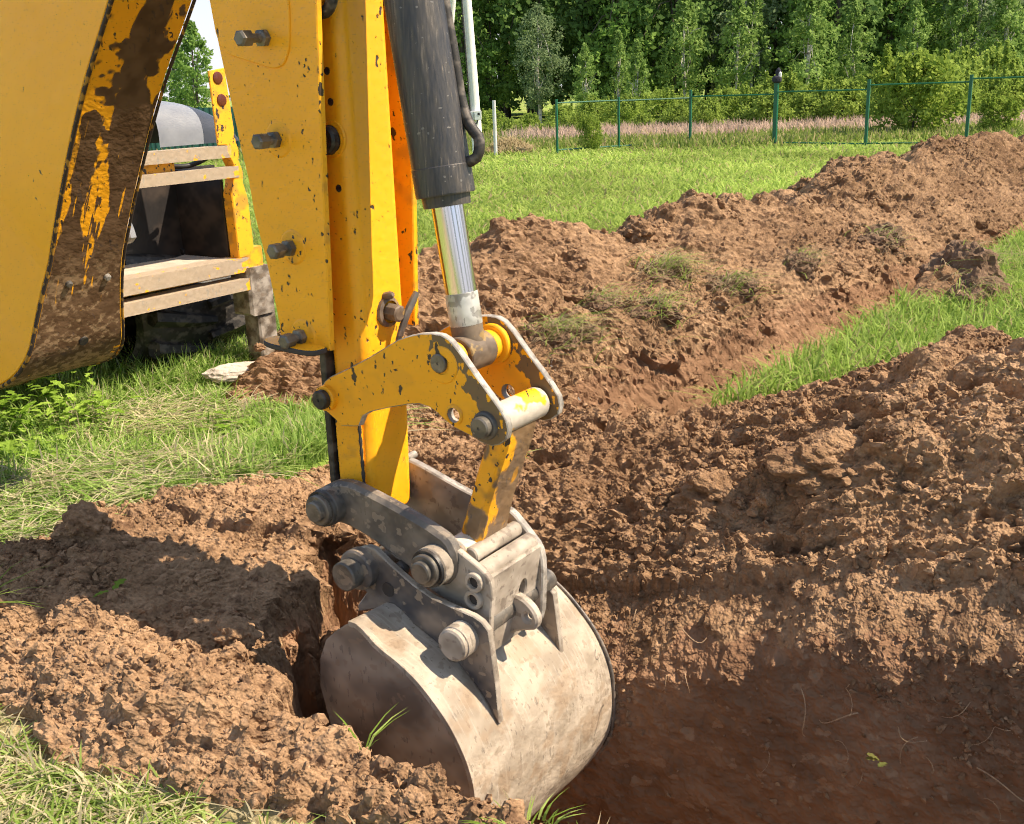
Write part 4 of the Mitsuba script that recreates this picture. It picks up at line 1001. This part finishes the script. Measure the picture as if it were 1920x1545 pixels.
def kind(name, *args):
    m, col, tr = make_tree(*args)
    scene["group_crown_" + name] = {"type": "shapegroup", "crown": mikit.ply(m, "leaf", color=col)}
    scene["group_trunk_" + name] = {"type": "shapegroup", "trunk": mikit.ply(tr, "bark_pale" if "birch" in name else "bark_dark", smooth=True)}


for s in range(3):
    kind(f"dark{s}", 10.0, 5.2 - s * 0.5, 0.6, "round", 210, 26, 0.155, DARK, 100 + s)
    kind(f"mid{s}", 7.5, 3.4 + 0.4 * s, 0.5, "cone", 170, 26, 0.125, MIDG, 120 + s)
for s in range(3):
    kind(f"birch{s}", 4.8, 1.7 + 0.3 * s, 0.7, "cone", 150, 24, 0.075, BIRCH, 140 + s, 0.25)
kind("greybirch", 9.5, 4.4, 1.6, "round", 230, 26, 0.11, GREY, 160, 0.5)
for s in range(3):
    kind(f"shrub{s}", 2.0, 2.6 + 0.5 * s, 0.05, "round", 120, 30, 0.075, SHRUB, 170 + s)
kind("bush", 1.9, 2.2, 0.1, "round", 150, 34, 0.06, YELLOWISH, 180)


def plant(key, kd, pos, s, rot, label, cat, group=None, sz=1.0):
    key = num(key)
    M_ = T().translate(list(map(float, pos))).rotate([0, 0, 1], float(rot)).scale([s, s, s * sz])
    scene[key + "__trunk" if cat == "tree" else key + "__stem"] = {"type": "instance", "of": {"type": "ref", "id": "group_trunk_" + kd}, "to_world": M_}
    scene[key + "__crown" if cat == "tree" else key + "__foliage"] = {"type": "instance", "of": {"type": "ref", "id": "group_crown_" + kd}, "to_world": M_}
    tag(key, label, cat, group)


for row, (fw, n, sc, names) in enumerate(((62, 17, 1.25, ("dark0", "dark1", "dark2")), (55, 17, 1.05, ("dark1", "mid0", "dark2", "dark0")), (49, 17, 0.90, ("dark0", "mid1", "dark2", "mid2", "greybirch")))):
    for k in range(n):
        az = -4.6 + (k + 0.5 * (row % 2)) * 2.15 + rng.uniform(-0.6, 0.6)
        r = fw * math.tan(math.radians(az)); f_ = fw + rng.uniform(-2, 2)
        if az < -1 and row == 0 and k < 1:
            continue
        plant("forest_tree", names[rng.integers(len(names))], spot(r, f_), sc * rng.uniform(0.85, 1.15), rng.uniform(0, 360),
              ("tall dark tree in the closed forest wall behind the meadow", "leafy tree in the middle row of the forest wall", "dense tree at the front of the forest wall above the shrubs")[row], "tree",
              ("back row of forest trees", "middle row of forest trees", "front row of forest trees")[row])
px2 = lambda px, fw: (px - 941) / 2090.0 * fw
for px, fw, h, kd, lab in ((1012, 46, 4.6, "greybirch", "pale grey-green birch with hanging twigs at the left of the forest"), (1100, 41, 2.9, "birch1", "small bushy birch above the leftmost fence bay"), (1163, 43, 3.4, "birch0", "slim young birch above the second fence post"),
                           (1197, 42, 3.0, "birch0", "shortest narrow birch left of the third fence post"), (1285, 45, 4.8, "birch2", "broad light green birch above the third fence post"), (1385, 44, 4.6, "birch1", "tall light birch left of the capped fence post"),
                           (1516, 43, 4.9, "birch2", "bright birch with a visible white stem right of the capped post"), (1600, 44, 4.2, "birch1", "rounded birch between the two right-hand fence posts"), (1712, 43, 4.3, "birch0", "slender pointed birch standing before the dark trees at right"),
                           (1410, 47, 5.2, "birch0", "thin birch behind the capped post"), (1880, 45, 4.9, "birch1", "pale birch at the right edge of the forest"), (1800, 47, 5.6, "birch0", "thin white-stemmed birch before the darkest trees")):
    s0 = {"greybirch": 9.5}.get(kd, 4.8)
    plant("birch_tree", kd, spot(px2(px, fw), fw), h / s0, px, lab, "tree")
for px, fw, h, kd in ((372, 38, 3.9, "mid1"), (335, 40, 3.6, "mid0")):
    plant("round_tree", kd, spot(px2(px, fw), fw), h / 7.5, px, ("leafy green tree seen in the gap between boom and dipper" if px > 350 else "green tree half hidden by the boom's edge"), "tree", None, 1.0)
for k_, az in enumerate((62, 74, 95, 118, 150, 176, 200, 222)):
    plant("forest_tree", ("dark0", "dark1", "mid0")[k_ % 3], spot(38 * math.sin(math.radians(az)), 38 * math.cos(math.radians(az))), 1.0, az, "tree on the far side of the field, mirrored only in the chrome ram rod", "tree", "trees behind the photographer")
k = 0
for px in np.arange(770, 2060, 31):
    back = k % 2
    fw = 33.5 + 3.5 * back + rng.uniform(-1, 1)
    hgt = np.interp(px, [770, 950, 1100, 1300, 1480, 1600, 1750, 1900], [0.85, 0.80, 0.90, 1.05, 1.35, 1.65, 1.85, 1.75]) * (rng.uniform(0.80, 1.12) if back else rng.uniform(0.5, 0.85))
    plant("shrub", f"shrub{rng.integers(3)}", spot(px2(px + rng.uniform(-12, 12), fw), fw), hgt / 2.0, px * 7.0, ("low light green shrub at the front of the thicket before the forest", "taller light green shrub at the back of the thicket before the forest")[back], "shrub",
          ("front shrubs of the thicket", "back shrubs of the thicket")[back], rng.uniform(0.85, 1.1))
    k += 1
plant("bush", "bush", spot(px2(1722, 26.6), 26.6), 1.0, 30, "round yellow-green bush standing alone between the right fence posts", "shrub")
plant("bush", "bush", spot(px2(1885, 25.5), 25.5), 0.45, 80, "small green bush by the fence at the right edge", "shrub")
plant("bush", "bush", spot(px2(1108, 24.6), 24.6), 0.26, 10, "small yellowish sapling bush inside the leftmost fence bay", "shrub", None, 1.6)

# ------------------------------------------------------------------ grass
def blades(p, h, wd, dirs, bend, col):
    """Curved tapering blades from the points p. dirs: horizontal lean, bend: how far it leans per height."""
    n = len(p); t = np.array([0, 0.4, 0.75, 1.0]); wt = np.array([0.8, 1.0, 0.65, 0.0])
    d = np.concatenate([dirs, np.zeros((n, 1))], 1); side = np.stack([-dirs[:, 1], dirs[:, 0], np.zeros(n)], 1)
    tw = rng.normal(0, 0.6, (n, 1)); side = side * np.cos(tw) + d * np.sin(tw)
    rows = []
    for k in range(4):
        hor = bend[:, None] * h[:, None] * t[k] ** 1.7
        ver = h[:, None] * t[k] * (1 - 0.42 * np.clip(bend[:, None], 0, 1.9) * t[k])
        c = p + d * hor + np.array([0, 0, 1.0]) * ver
        if k < 3:
            rows += [c - side * wd[:, None] * wt[k] / 2, c + side * wd[:, None] * wt[k] / 2]
        else:
            rows.append(c)
    v = np.stack(rows, 1).reshape(-1, 3); i = np.arange(n)[:, None] * 7
    f = np.vstack([i + a for a in ([0, 1, 3], [0, 3, 2], [2, 3, 5], [2, 5, 4], [4, 5, 6])])
    return (v, f), np.repeat(col, 7, 0)


def dirs_of(n, main=None, spread=3.2):
    a = rng.uniform(-np.pi, np.pi, n) if main is None else main + rng.normal(0, spread, n)
    return np.stack([np.cos(a), np.sin(a)], 1)


def tints(n, a, b, dry=0.0, dryc=(0.42, 0.36, 0.20)):
    k = rng.random((n, 1)); c = np.asarray(a) * (1 - k) + np.asarray(b) * k
    m = rng.random(n) < dry
    c[m] = np.asarray(dryc) * (0.7 + 0.5 * rng.random((m.sum(), 1)))
    return c


GA, GB = (0.175, 0.290, 0.042), (0.420, 0.540, 0.155)
ground_z = lambda x, y: heights(x, y)[0]


def turf_points(n, x0, x1, y0, y1, keep):
    x = rng.uniform(x0, x1, n); y = rng.uniform(y0, y1, n)
    p, code, soil = terrain(x, y)
    ok = (soil < 0.35) & (rng.random(n) < keep(x, y))
    return p[ok]


# lawn left of the near heap: tall tufts, flattened straw-coloured swathes
near = turf_points(78000, -5.2, -2.75, 1.3, 4.7, lambda x, y: 0.35 + 0.65 * ss(0.35, 0.55, fb(x * 3.2, y * 3.2, 0, 3, 33)))
flat = ss(0.46, 0.56, fb(near[:, 0] * 1.7 + 3, near[:, 1] * 1.7, 0, 3, 35))
tuft = np.maximum(np.exp(-(((near[:, 0] + 3.05) / .22) ** 2 + ((near[:, 1] - 2.95) / .35) ** 2)), ss(-4.25, -4.6, near[:, 0]))
flat = flat * (1 - np.clip(tuft * 1.6, 0, 1))
n = len(near)
h = rng.uniform(0.06, 0.13, n) * (1 + 1.1 * np.clip(tuft, 0, 1)) * (1 + 0.7 * flat)
bend = np.where(rng.random(n) < flat, rng.uniform(1.0, 2.1, n), rng.uniform(0.15, 1.1, n))
dd = dirs_of(n); lay = rng.random(n) < 0.35 * flat
dd[lay] = dirs_of(lay.sum(), 0.5, 0.55)
col = tints(n, (0.13, 0.26, 0.03), (0.48, 0.64, 0.20)); dry = rng.random(n) < 0.08 + 0.40 * flat
col[dry] = np.array([0.66, 0.60, 0.41]) * (0.65 + 0.5 * rng.random((dry.sum(), 1)))
m, c = blades(near, h, rng.uniform(0.0045, 0.0105, n), dd, bend, col)
put("grass", m, "blade", color=c, kind="stuff", label="trampled grass left of the near heap, part green and part straw-coloured", cat="grass")
# corner at the lower left
cor = turf_points(30000, -3.4, -0.7, 0.75, 1.36, lambda x, y: 0.12 + 0.75 * ss(0.42, 0.58, fb(x * 5, y * 5, 0, 3, 34)))
n = len(cor)
m, c = blades(cor, rng.uniform(0.04, 0.10, n), rng.uniform(0.004, 0.008, n), dirs_of(n), np.where(rng.random(n) < 0.75, rng.uniform(1.2, 2.1, n), rng.uniform(0.2, 1, n)), tints(n, (0.17, 0.28, 0.04), (0.44, 0.54, 0.19), 0.48, (0.62, 0.55, 0.36)))
put("grass", m, "blade", color=c, kind="stuff", label="flattened grass in the lower left corner before the near heap", cat="grass")
# strip between the trenches
isl = turf_points(60000, -2.1, 0.6, 4.2, 14, lambda x, y: 0.9 * np.clip(6.0 / y, 0, 1) ** 0.7)
n = len(isl)
m, c = blades(isl, rng.uniform(0.09, 0.20, n), rng.uniform(0.005, 0.009, n) * (1 + 0.06 * isl[:, 1]), dirs_of(n), rng.uniform(0.2, 1.5, n), tints(n, GA, GB, 0.10))
put("grass", m, "blade", color=c, kind="stuff", label="bright long grass on the strip between the trench and the right heap", cat="grass")
# open meadow: evenly dense as seen from here, so thinner on the ground far away
n = 105000
fw = np.exp(rng.uniform(math.log(6.0), math.log(25.5), n)); rt = fw * rng.uniform(-0.36, 0.52, n)
P = HR[None] * rt[:, None] + HF[None] * fw[:, None]
inside = (P[:, 0] > X0) & (P[:, 0] < X1) & (P[:, 1] > Y0) & (P[:, 1] < Y1)
q = terrain(np.where(inside, P[:, 0], X0), np.where(inside, P[:, 1], Y0))
ok = ~inside | ((q[2] < 0.3) & (P[:, 0] < xr_a(P[:, 1])))
P[inside] = q[0][inside]
P = P[ok]; fw = fw[ok]; n = len(P)
patchy = fb(P[:, 0] * 0.55, P[:, 1] * 0.55, 0, 3, 44)[:, None]
col = tints(n, (0.215, 0.325, 0.055), (0.47, 0.58, 0.170), 0.08) * (0.55 + 0.85 * patchy)
m, c = blades(P, rng.uniform(0.07, 0.17, n) * (1 + 0.012 * fw), 0.004 + 0.0011 * fw * rng.uniform(0.6, 1.3, n), dirs_of(n), rng.uniform(0.4, 1.7, n), col)
put("grass", m, "blade", color=c, kind="stuff", label="bright mown meadow grass between the long heap and the fence", cat="grass")
# taller grass past the fence with a pinkish flowering band
n = 36000
rt = rng.uniform(-0.42, 0.50, n); fw = rng.uniform(np.where(rt > 0.12, 24.0, 25.6), 34.0); rt = fw * rt
P = HR[None] * rt[:, None] + HF[None] * fw[:, None]
pink = (rng.random(n) < 0.75 * ss(28.0, 30.0, fw + 2 * (fb(rt * .3, fw * .3, 0, 2, 46) - .5)) * ss(-0.02, 0.06, rt / fw))
col = tints(n, (0.13, 0.19, 0.035), (0.28, 0.35, 0.10), 0.22, (0.44, 0.38, 0.20))
col[pink] = np.array([0.56, 0.42, 0.35]) * (0.7 + 0.5 * rng.random((pink.sum(), 1)))
m, c = blades(P, rng.uniform(0.14, 0.34, n) + 0.14 * pink, rng.uniform(0.020, 0.042, n), dirs_of(n), rng.uniform(0.1, 0.8, n), col)
put("tall_grass", m, "blade", color=c, kind="stuff", label="tall seeding grass with a pinkish band behind the green fence", cat="grass")
n = 700
a = rng.uniform(0, 2 * np.pi, n); r = 0.55 * np.sqrt(rng.random(n))
P = np.array([-14.1, 20.3, 0.02]) + np.stack([r * np.cos(a), r * np.sin(a), 0.28 * np.clip(1 - (r / 0.55) ** 1.5, 0, 1)], 1)
m, c = blades(P, rng.uniform(0.15, 0.32, n), rng.uniform(0.012, 0.025, n), dirs_of(n, 2.4, 0.5), rng.uniform(0.9, 1.9, n), tints(n, (0.34, 0.27, 0.15), (0.50, 0.42, 0.26)))
put("hay_pile", m, "blade", color=c, label="small heap of dry cut grass right of the grey post", cat="hay pile")


# tufts and leaves on the dug soil
def on_soil(x, y):
    p, _, _ = terrain(np.array([[x]]), np.array([[y]]))
    return p[0, 0]


def tuft_at(key, x, y, n, h, rad, lab, cat, dry=0.3, z=None, sod=0.0):
    c0 = on_soil(x, y)
    if z is not None:
        c0[2] = z
    a = rng.uniform(0, 2 * np.pi, n); r = rad * np.sqrt(rng.random(n))
    P = c0 + np.stack([r * np.cos(a), r * np.sin(a), np.full(n, -0.01) + sod * (1 - (r / rad) ** 2)], 1)
    m, c = blades(P, rng.uniform(0.5, 1.1, n) * h, rng.uniform(0.003, 0.006, n) * (1 + 0.10 * y), np.stack([np.cos(a), np.sin(a)], 1), rng.uniform(0.4, 1.9, n), tints(n, GA, GB, dry, (0.50, 0.42, 0.27)))
    if sod:
        parts_ = []
        for q_ in range(5):
            b = trimesh.creation.icosphere(3, 1.0); v = b.vertices
            rs = rad * rng.uniform(0.45, 0.8)
            v = v * (1 + 0.9 * (meshkit.fbm(v * 2.3 + x * 7 + q_ * 3, 3, 3 + q_) - .5) + 0.25 * (meshkit.noise(v * 8 + q_, q_) - .5))[:, None] * [rs, rs * rng.uniform(0.7, 1.2), sod * rng.uniform(0.6, 1.1)]
            parts_.append((v + c0 + [rng.normal(0, rad * 0.45), rng.normal(0, rad * 0.75), rng.uniform(-0.4, 0.15) * sod], b.faces))
        a = rng.normal(0.0, 1.1, n); gx = rng.normal(0, rad * 0.55, n); gy = rng.normal(0, rad * 0.95, n)
        P = terrain((c0[0] + gx)[None], (c0[1] + gy)[None])[0][0]; P[:, 2] = np.maximum(P[:, 2], c0[2] + sod * (0.7 - (gx / rad) ** 2 - 0.5 * (gy / rad) ** 2))
        dry_ = 0.55 if x < -2.7 else 0.7
        m, c = blades(P, rng.uniform(0.4, 1.2, n) * h, rng.uniform(0.003, 0.005, n) * (1 + 0.08 * y), np.stack([np.cos(a), np.sin(a)], 1), rng.uniform(0.9, 2.3, n), tints(n, GA, GB, dry_, (0.46, 0.38, 0.25)))
        k = num(key); tag(k, lab, cat)
        scene[k + "__soil_lump"] = mikit.ply(join(*parts_), "dark_soil", smooth=False)
        scene[k + "__grass"] = mikit.ply(m, "blade", color=c)
        labels[k + "__grass"] = {"kind": "stuff"}
    else:
        put(key, m, "blade", color=c, label=lab, cat=cat)


mat("dark_soil", lambda p, n, uv: MIX((0.085, 0.052, 0.032), (0.20, 0.125, 0.075), F3(p, 30.0, 3)), 0.95, bump=SOILB, bscale=0.006)
for off, y, n, h, rad, sod, lab in ((-0.42, 6.05, 260, 0.20, 0.14, 0.09, "grassy turf clod hanging at mid-slope of the long heap"), (-0.16, 4.60, 200, 0.16, 0.14, 0.07, "turf clod with straw roots just right of the lever plates"), (-0.13, 6.35, 150, 0.15, 0.13, 0.09, "dark root-matted turf clod on the trench brink"), (-0.13, 7.35, 140, 0.14, 0.14, 0.09, "straw-covered turf clod further along the trench brink"), (-0.30, 5.20, 120, 0.13, 0.12, 0.06, "small turf lump low on the long heap"),
                                 (-0.12, 8.8, 110, 0.15, 0.18, 0.10, "far turf clod where the trench narrows"), (-0.12, 5.45, 150, 0.15, 0.13, 0.08, "ragged turf clod overhanging the lit trench side"),
                                 (1.06, 7.25, 120, 0.16, 0.20, 0.17, "near half of the dark sod pile on the grass strip"), (0.82, 7.85, 120, 0.18, 0.22, 0.20, "far half of the dark sod pile on the grass strip"), (0.76, 8.6, 130, 0.18, 0.18, 0.12, "straw-covered end of the dark sod pile"),
                                 (0.73, 4.75, 160, 0.13, 0.13, 0.0, "pale trodden tuft at the near tip of the grass strip")):
    x = float(xl_2(y)) + off
    tuft_at("turf_clod", x, y, n, h, rad, lab, "turf clod", 0.5, None, sod)
for x, y, n, h, rad, lab in ((-1.13, 2.46, 9, 0.13, 0.02, "small green grass sprig hanging over the shaded trench lip"), (-2.12, 2.18, 16, 0.09, 0.02, "feathery green weed at the pit edge left of the coupler"), (-2.2, 3.15, 14, 0.07, 0.03, "little green sprig on the soil right of the coupler"),
                             (-1.72, 1.50, 22, 0.07, 0.03, "short green tuft at the pit edge left of the bucket"), (-1.02, 1.44, 46, 0.07, 0.06, "grass tuft on the near trench lip below the bucket"), (-0.90, 1.48, 26, 0.09, 0.03, "grass tuft on the lip right of the bucket's foot"),
                             (-2.82, 1.35, 26, 0.16, 0.04, "tall green blades at the left edge of the near heap"), (-1.47, 1.45, 5, 0.11, 0.01, "upright pair of blades before the bucket side"), (-3.4, 1.62, 24, 0.09, 0.03, "small green sprout left of the shaded heap top")):
    tuft_at("grass_tuft", x, y, n, h, rad, lab, "grass tuft", 0.1)


def leafy(key, c0, n, size, spread, lab, cat, cols=((0.13, 0.22, 0.03), (0.27, 0.40, 0.07)), hgt=0.0):
    vs, fs, cs = [], [], []
    o = 0
    outline = [(0, 0), (.18, .16), (.36, .10), (.50, .26), (.66, .14), (.80, .20), (1.0, 0.0)]
    for k in range(n):
        a = rng.uniform(0, 2 * np.pi); tilt = rng.uniform(0.1, 0.8); s = size * rng.uniform(0.7, 1.2)
        d = np.array([np.cos(a) * np.cos(tilt), np.sin(a) * np.cos(tilt), np.sin(tilt)]); sd = np.array([-np.sin(a), np.cos(a), 0]); up = np.cross(d, sd)
        b = np.asarray(c0) + np.array([rng.normal(0, spread), rng.normal(0, spread), rng.uniform(0, hgt)])
        pts = []
        for t, w_ in outline:
            mid = b + d * s * t - np.array([0, 0, 1]) * s * 0.35 * t * t
            pts += [mid - sd * s * w_, mid + up * s * -0.05, mid + sd * s * w_]
        vs.append(np.array(pts))
        for q_ in range(len(outline) - 1):
            for e in (0, 1):
                i0 = o + q_ * 3 + e
                fs += [(i0, i0 + 1, i0 + 4), (i0, i0 + 4, i0 + 3)]
        o += len(pts)
        t_ = rng.random(); cs.append(np.tile(np.asarray(cols[0]) * (1 - t_) + np.asarray(cols[1]) * t_, (len(pts), 1)))
    put(key, (np.vstack(vs), np.array(fs)), "leaf", color=np.vstack(cs), label=lab, cat=cat)


for (x, y, n, hg), lb in zip(((-4.38, 2.40, 80, 0.20), (-4.22, 2.66, 60, 0.15), (-4.50, 2.72, 70, 0.22), (-4.05, 2.30, 40, 0.10), (-3.62, 2.95, 26, 0.06), (-3.20, 3.30, 22, 0.08)),
                         ("bright leafy weed clump under the boom's tip", "lower leafy weed right of the big clump under the boom", "taller dark leafy weed nearest the shadow of the machine", "small leafy weed in front of the clump under the boom", "low broad-leaved weed in the middle of the left grass", "broad-leaved weed in the tall grass beside the arm")):
    leafy("leafy_weed", (x, y, 0.03), n, 0.085, 0.07, lb, "weed", ((0.15, 0.27, 0.03), (0.34, 0.50, 0.09)), hgt=hg)
leafy("torn_leaf", on_soil(-0.40, 2.58) + [0, 0, 0.01], 4, 0.10, 0.015, "wilted pale torn leaf on the right trench lip", "leaf", ((0.30, 0.34, 0.18), (0.42, 0.45, 0.28)))
leafy("torn_leaf", on_soil(-2.55, 1.60) + [0, 0, 0.01], 2, 0.06, 0.008, "green torn leaf on the shaded near heap", "leaf")
leafy("torn_leaf", np.array([-0.60, 2.425, -0.22]), 3, 0.05, 0.01, "small leaf caught on the shaded trench wall", "leaf", ((0.10, 0.13, 0.04), (0.3, 0.24, 0.08)))

# roots sticking out of the cut wall
for k, (x, z, dx, dz, r) in enumerate(((-0.86, -0.16, 0.03, -0.15, 0.0022), (-0.72, -0.20, -0.09, -0.06, 0.0028), (-0.62, -0.22, 0.08, -0.02, 0.002), (-0.56, -0.24, -0.05, -0.10, 0.0018), (-1.18, -0.04, 0.06, -0.01, 0.0026), (-0.40, -0.30, 0.15, -0.05, 0.003), (-1.32, 0.0, -0.04, -0.09, 0.0018))):
    y0 = wall_1(np.array([x]))[0] - 0.10
    pts = [(x + dx * t + 0.012 * math.sin(5 * t + k), y0 - 0.02 - 0.025 * math.sin(3.1 * t), z + dz * t + 0.008 * math.sin(7 * t)) for t in np.linspace(0, 1, 12)]
    put("root", tube(pts, np.linspace(r, r * 0.45, 12) * 0.8, 6), "root_fibre", smooth=True, label="thin pale root dangling from the shaded trench wall", cat="root", group="roots in the shaded trench wall")

for k in range(16):
    x = rng.uniform(-1.25, 0.05); z = rng.uniform(-0.42, -0.10); y0 = wall_1(np.array([x]))[0] - 0.10; L = rng.uniform(0.03, 0.11); a = rng.uniform(-2.6, -0.4)
    t = np.linspace(0, 1, 10); wv = rng.uniform(3, 8); ph_ = rng.uniform(0, 6)
    pts = np.stack([x + L * math.cos(a) * t + 0.010 * np.sin(wv * t + ph_), y0 - 0.01 - 0.03 * t * rng.random() - 0.01 * np.sin(5 * t + ph_), z + L * math.sin(a) * t + 0.010 * np.cos(wv * t + ph_)], 1)
    put("root", tube(pts, np.linspace(0.0013, 0.0006, 10), 5), "root_fibre", smooth=True, label="thin pale root dangling from the shaded trench wall", cat="root", group="roots in the shaded trench wall")

# ------------------------------------------------------------------ clods and stones
def lump(seed, sub, sq=(1, 1, .75), amp=0.75):
    b = trimesh.creation.icosphere(sub, 1.0); v = b.vertices
    k = 1 + amp * (meshkit.fbm(v * 1.6 + seed * 3.7, 3, seed) - .5) + 0.35 * amp * (meshkit.noise(v * 4.5 + seed, seed + 9) - .5)
    return v * k[:, None] * np.asarray(sq), b.faces


def chip_hull(seed, n):
    """A sharp-faced crumb: the hull of a few random points."""
    g = np.random.default_rng(seed)
    p = g.normal(size=(n, 3)); p /= np.linalg.norm(p, axis=1, keepdims=True)
    h = trimesh.convex.convex_hull(p * [1.1, 0.9, 0.75] * (0.85 + 0.3 * g.random((n, 1))))
    return np.array(h.vertices), np.array(h.faces)


def rots(n, rg):
    q = rg.normal(size=(n, 4)); q /= np.linalg.norm(q, axis=1, keepdims=True)
    w_, x, y, z = q.T
    return np.stack([1 - 2 * (y * y + z * z), 2 * (x * y - z * w_), 2 * (x * z + y * w_), 2 * (x * y + z * w_), 1 - 2 * (x * x + z * z), 2 * (y * z - x * w_), 2 * (x * z - y * w_), 2 * (y * z + x * w_), 1 - 2 * (x * x + y * y)], 1).reshape(-1, 3, 3)


def scatter(n, x0, x1, y0, y1, codes, dens):
    x = rng.uniform(x0, x1, n); y = rng.uniform(y0, y1, n)
    p, code, soil = terrain(x, y)
    ok = np.isin(code, codes) & (rng.random(n) < dens(x, y))
    return p[ok], code[ok]


cloddy = lambda x, y: 0.20 + 0.35 * (y < 1.75) + 0.80 * ss(0.40, 0.62, fb(x * 1.6, y * 1.6, 0, 3, 21))
crumb_sets = ((54000, 0.003, 0.0105, 0), (7000, 0.008, 0.024, 1))
crumbs = []
for n, r0, r1, sub in crumb_sets:
    p, code = scatter(n, -3.4, 0.4, 1.15, 4.4, (2, 3, 6), cloddy)
    k = len(p); r = r0 + (r1 - r0) * rng.random(k) ** 2.6; Rm = rots(k, rng)
    for s in range(4):
        m = np.arange(k) % 4 == s
        v, f = chip_hull(s + 1 + sub * 5, 9 if sub == 0 else 16)
        V = np.einsum("kij,nj->kni", Rm[m], v) * r[m][:, None, None] + (p[m] + np.array([0, 0, 1]) * r[m][:, None] * 0.35)[:, None]
        crumbs.append((V.reshape(-1, 3), (f[None] + (np.arange(m.sum()) * len(v))[:, None, None]).reshape(-1, 3)))
p, code = scatter(38000, -4.6, 0.0, 4.4, 13, (1, 2, 4, 6), cloddy)
k = len(p); r = 0.007 + 0.021 * rng.random(k) ** 2.5; Rm = rots(k, rng); v, f = chip_hull(4, 9)
crumbs.append(((np.einsum("kij,nj->kni", Rm, v) * r[:, None, None] + p[:, None]).reshape(-1, 3), (f[None] + (np.arange(k) * len(v))[:, None, None]).reshape(-1, 3)))
wp = wall_mesh[0].reshape(hh, ww, 3)
k = 9000
ri = (hh * 0.72 * rng.random(k) ** 1.7).astype(int); ci = rng.integers(0, ww, k)
kp = rng.random(k) < 0.06 + ss(0.42, 0.58, fb(wx[ri, ci] * 3.5, wz[ri, ci] * 1.5, 4, 3, 27) + 0.45 * (0.5 - ri / (hh * 0.5)))
p = wp[ri, ci][kp]; k = len(p); r = 0.003 + 0.012 * rng.random(k) ** 3; Rm = rots(k, rng); v, f = chip_hull(9, 9)
crumbs.append(((np.einsum("kij,nj->kni", Rm, v) * r[:, None, None] + p[:, None] - np.array([0, 0.3, 0]) * r[:, None, None]).reshape(-1, 3), (f[None] + (np.arange(k) * len(v))[:, None, None]).reshape(-1, 3)))
put("soil_crumbs", join(*crumbs), "soil", smooth=False, kind="stuff", label="loose soil crumbs scattered over the heaps", cat="soil crumbs")

LUMPS = [mikit.ply(lump(20 + s, 3, (1, .85, .7), 1.1), "soil", smooth=False) for s in range(8)]
CL = {1: ("brown soil clod lying loose on the long heap", "loose clods on the long heap"), 2: ("brown soil clod lying loose on the right foreground heap", "loose clods on the right foreground heap"), 3: ("brown soil clod lying loose on the near left heap", "loose clods on the near left heap"), 6: ("brown soil clod lying on the bare ground by the trench corner", "loose clods on the bare soil")}
tot = 0
for n, box_, r0, r1 in ((520, (-3.3, 0.3, 1.15, 4.3), 0.014, 0.042), (240, (-4.0, -0.5, 4.4, 10.0), 0.025, 0.07)):
    p, code = scatter(n, *box_, (1, 2, 3, 6), cloddy)
    for q, c in zip(p, code):
        r = r0 + (r1 - r0) * rng.random() ** 2.2
        key = num("soil_clod")
        a = rng.normal(size=3)
        scene[key] = {**LUMPS[tot % 8], "to_world": T().translate([float(q[0]), float(q[1]), float(q[2] + 0.25 * r)]).rotate([float(t) for t in a / np.linalg.norm(a)], float(rng.uniform(0, 360))).scale(float(r))}
        tag(key, CL[int(c)][0], "clod", CL[int(c)][1]); tot += 1


def big_clod(x, y, sx, sy, sz, seed, lab, dz=0.3, bs="soil", key="soil_clod", cat="clod", rot=0.0):
    q = on_soil(x, y)
    v, f = lump(seed, 5 if max(sx, sy) > 0.1 else 4, (sx, sy, sz), 1.0 if bs == "soil" else 0.35)
    nn = v / np.linalg.norm(v, axis=1, keepdims=True)
    v = v + nn * (0.020 * (meshkit.fbm(v * 34, 3, seed) - .5) + 0.010 * (meshkit.fbm(v * 110, 2, seed + 1) - .5))[:, None] * min(1.0, sz / 0.05) * (1.0 if bs == "soil" else 0.15)
    c, s = math.cos(rot), math.sin(rot)
    v = v @ np.array([[c, s, 0], [-s, c, 0], [0, 0, 1]])
    put(key, (v + q + [0, 0, dz * sz], f), bs, smooth=bs != "soil", label=lab, cat=cat)


big_clod(-1.00, 3.00, 0.15, 0.12, 0.085, 61, "biggest flat-topped clod in the middle of the right heap", 0.55, rot=0.6)
big_clod(-1.32, 2.93, 0.12, 0.10, 0.08, 62, "wide dark-sided clod left of the biggest one on the right heap", 0.40)
big_clod(-1.17, 2.64, 0.062, 0.05, 0.05, 63, "pale orange split clod near the shaded trench lip", 0.6)
big_clod(-1.10, 2.66, 0.045, 0.04, 0.05, 64, "smaller half of the pale split clod", 0.6)
big_clod(-0.575, 2.64, 0.062, 0.045, 0.04, 65, "squarish pale clod on the right lip above the torn leaf", 0.5)
big_clod(-2.93, 1.78, 0.085, 0.07, 0.07, 66, "rounded clod on top of the near left heap at the shadow's edge", 0.5)
big_clod(-2.10, 1.66, 0.06, 0.05, 0.045, 67, "knobbly sunlit clod inside the arm's shadow", 0.5)
big_clod(-3.53, 6.60, 0.10, 0.09, 0.09, 68, "dark clod on the crest of the long heap", 0.6)
big_clod(-4.16, 3.52, 0.17, 0.10, 0.045, 71, "pale dusty flat stone in front of the stabiliser leg", 0.35, "stone_dusty", "flat_stone", "stone", 0.9)
big_clod(-4.12, 3.62, 0.03, 0.025, 0.02, 72, "small brown clod lying on the pale flat stone", 4.0)
big_clod(-3.98, 3.95, 0.10, 0.09, 0.08, 73, "crumbly clod beside the stabiliser leg", 0.4)
big_clod(-3.22, 2.02, 0.10, 0.08, 0.035, 74, "smooth pale soil lump at the grass edge of the near heap", 0.6)
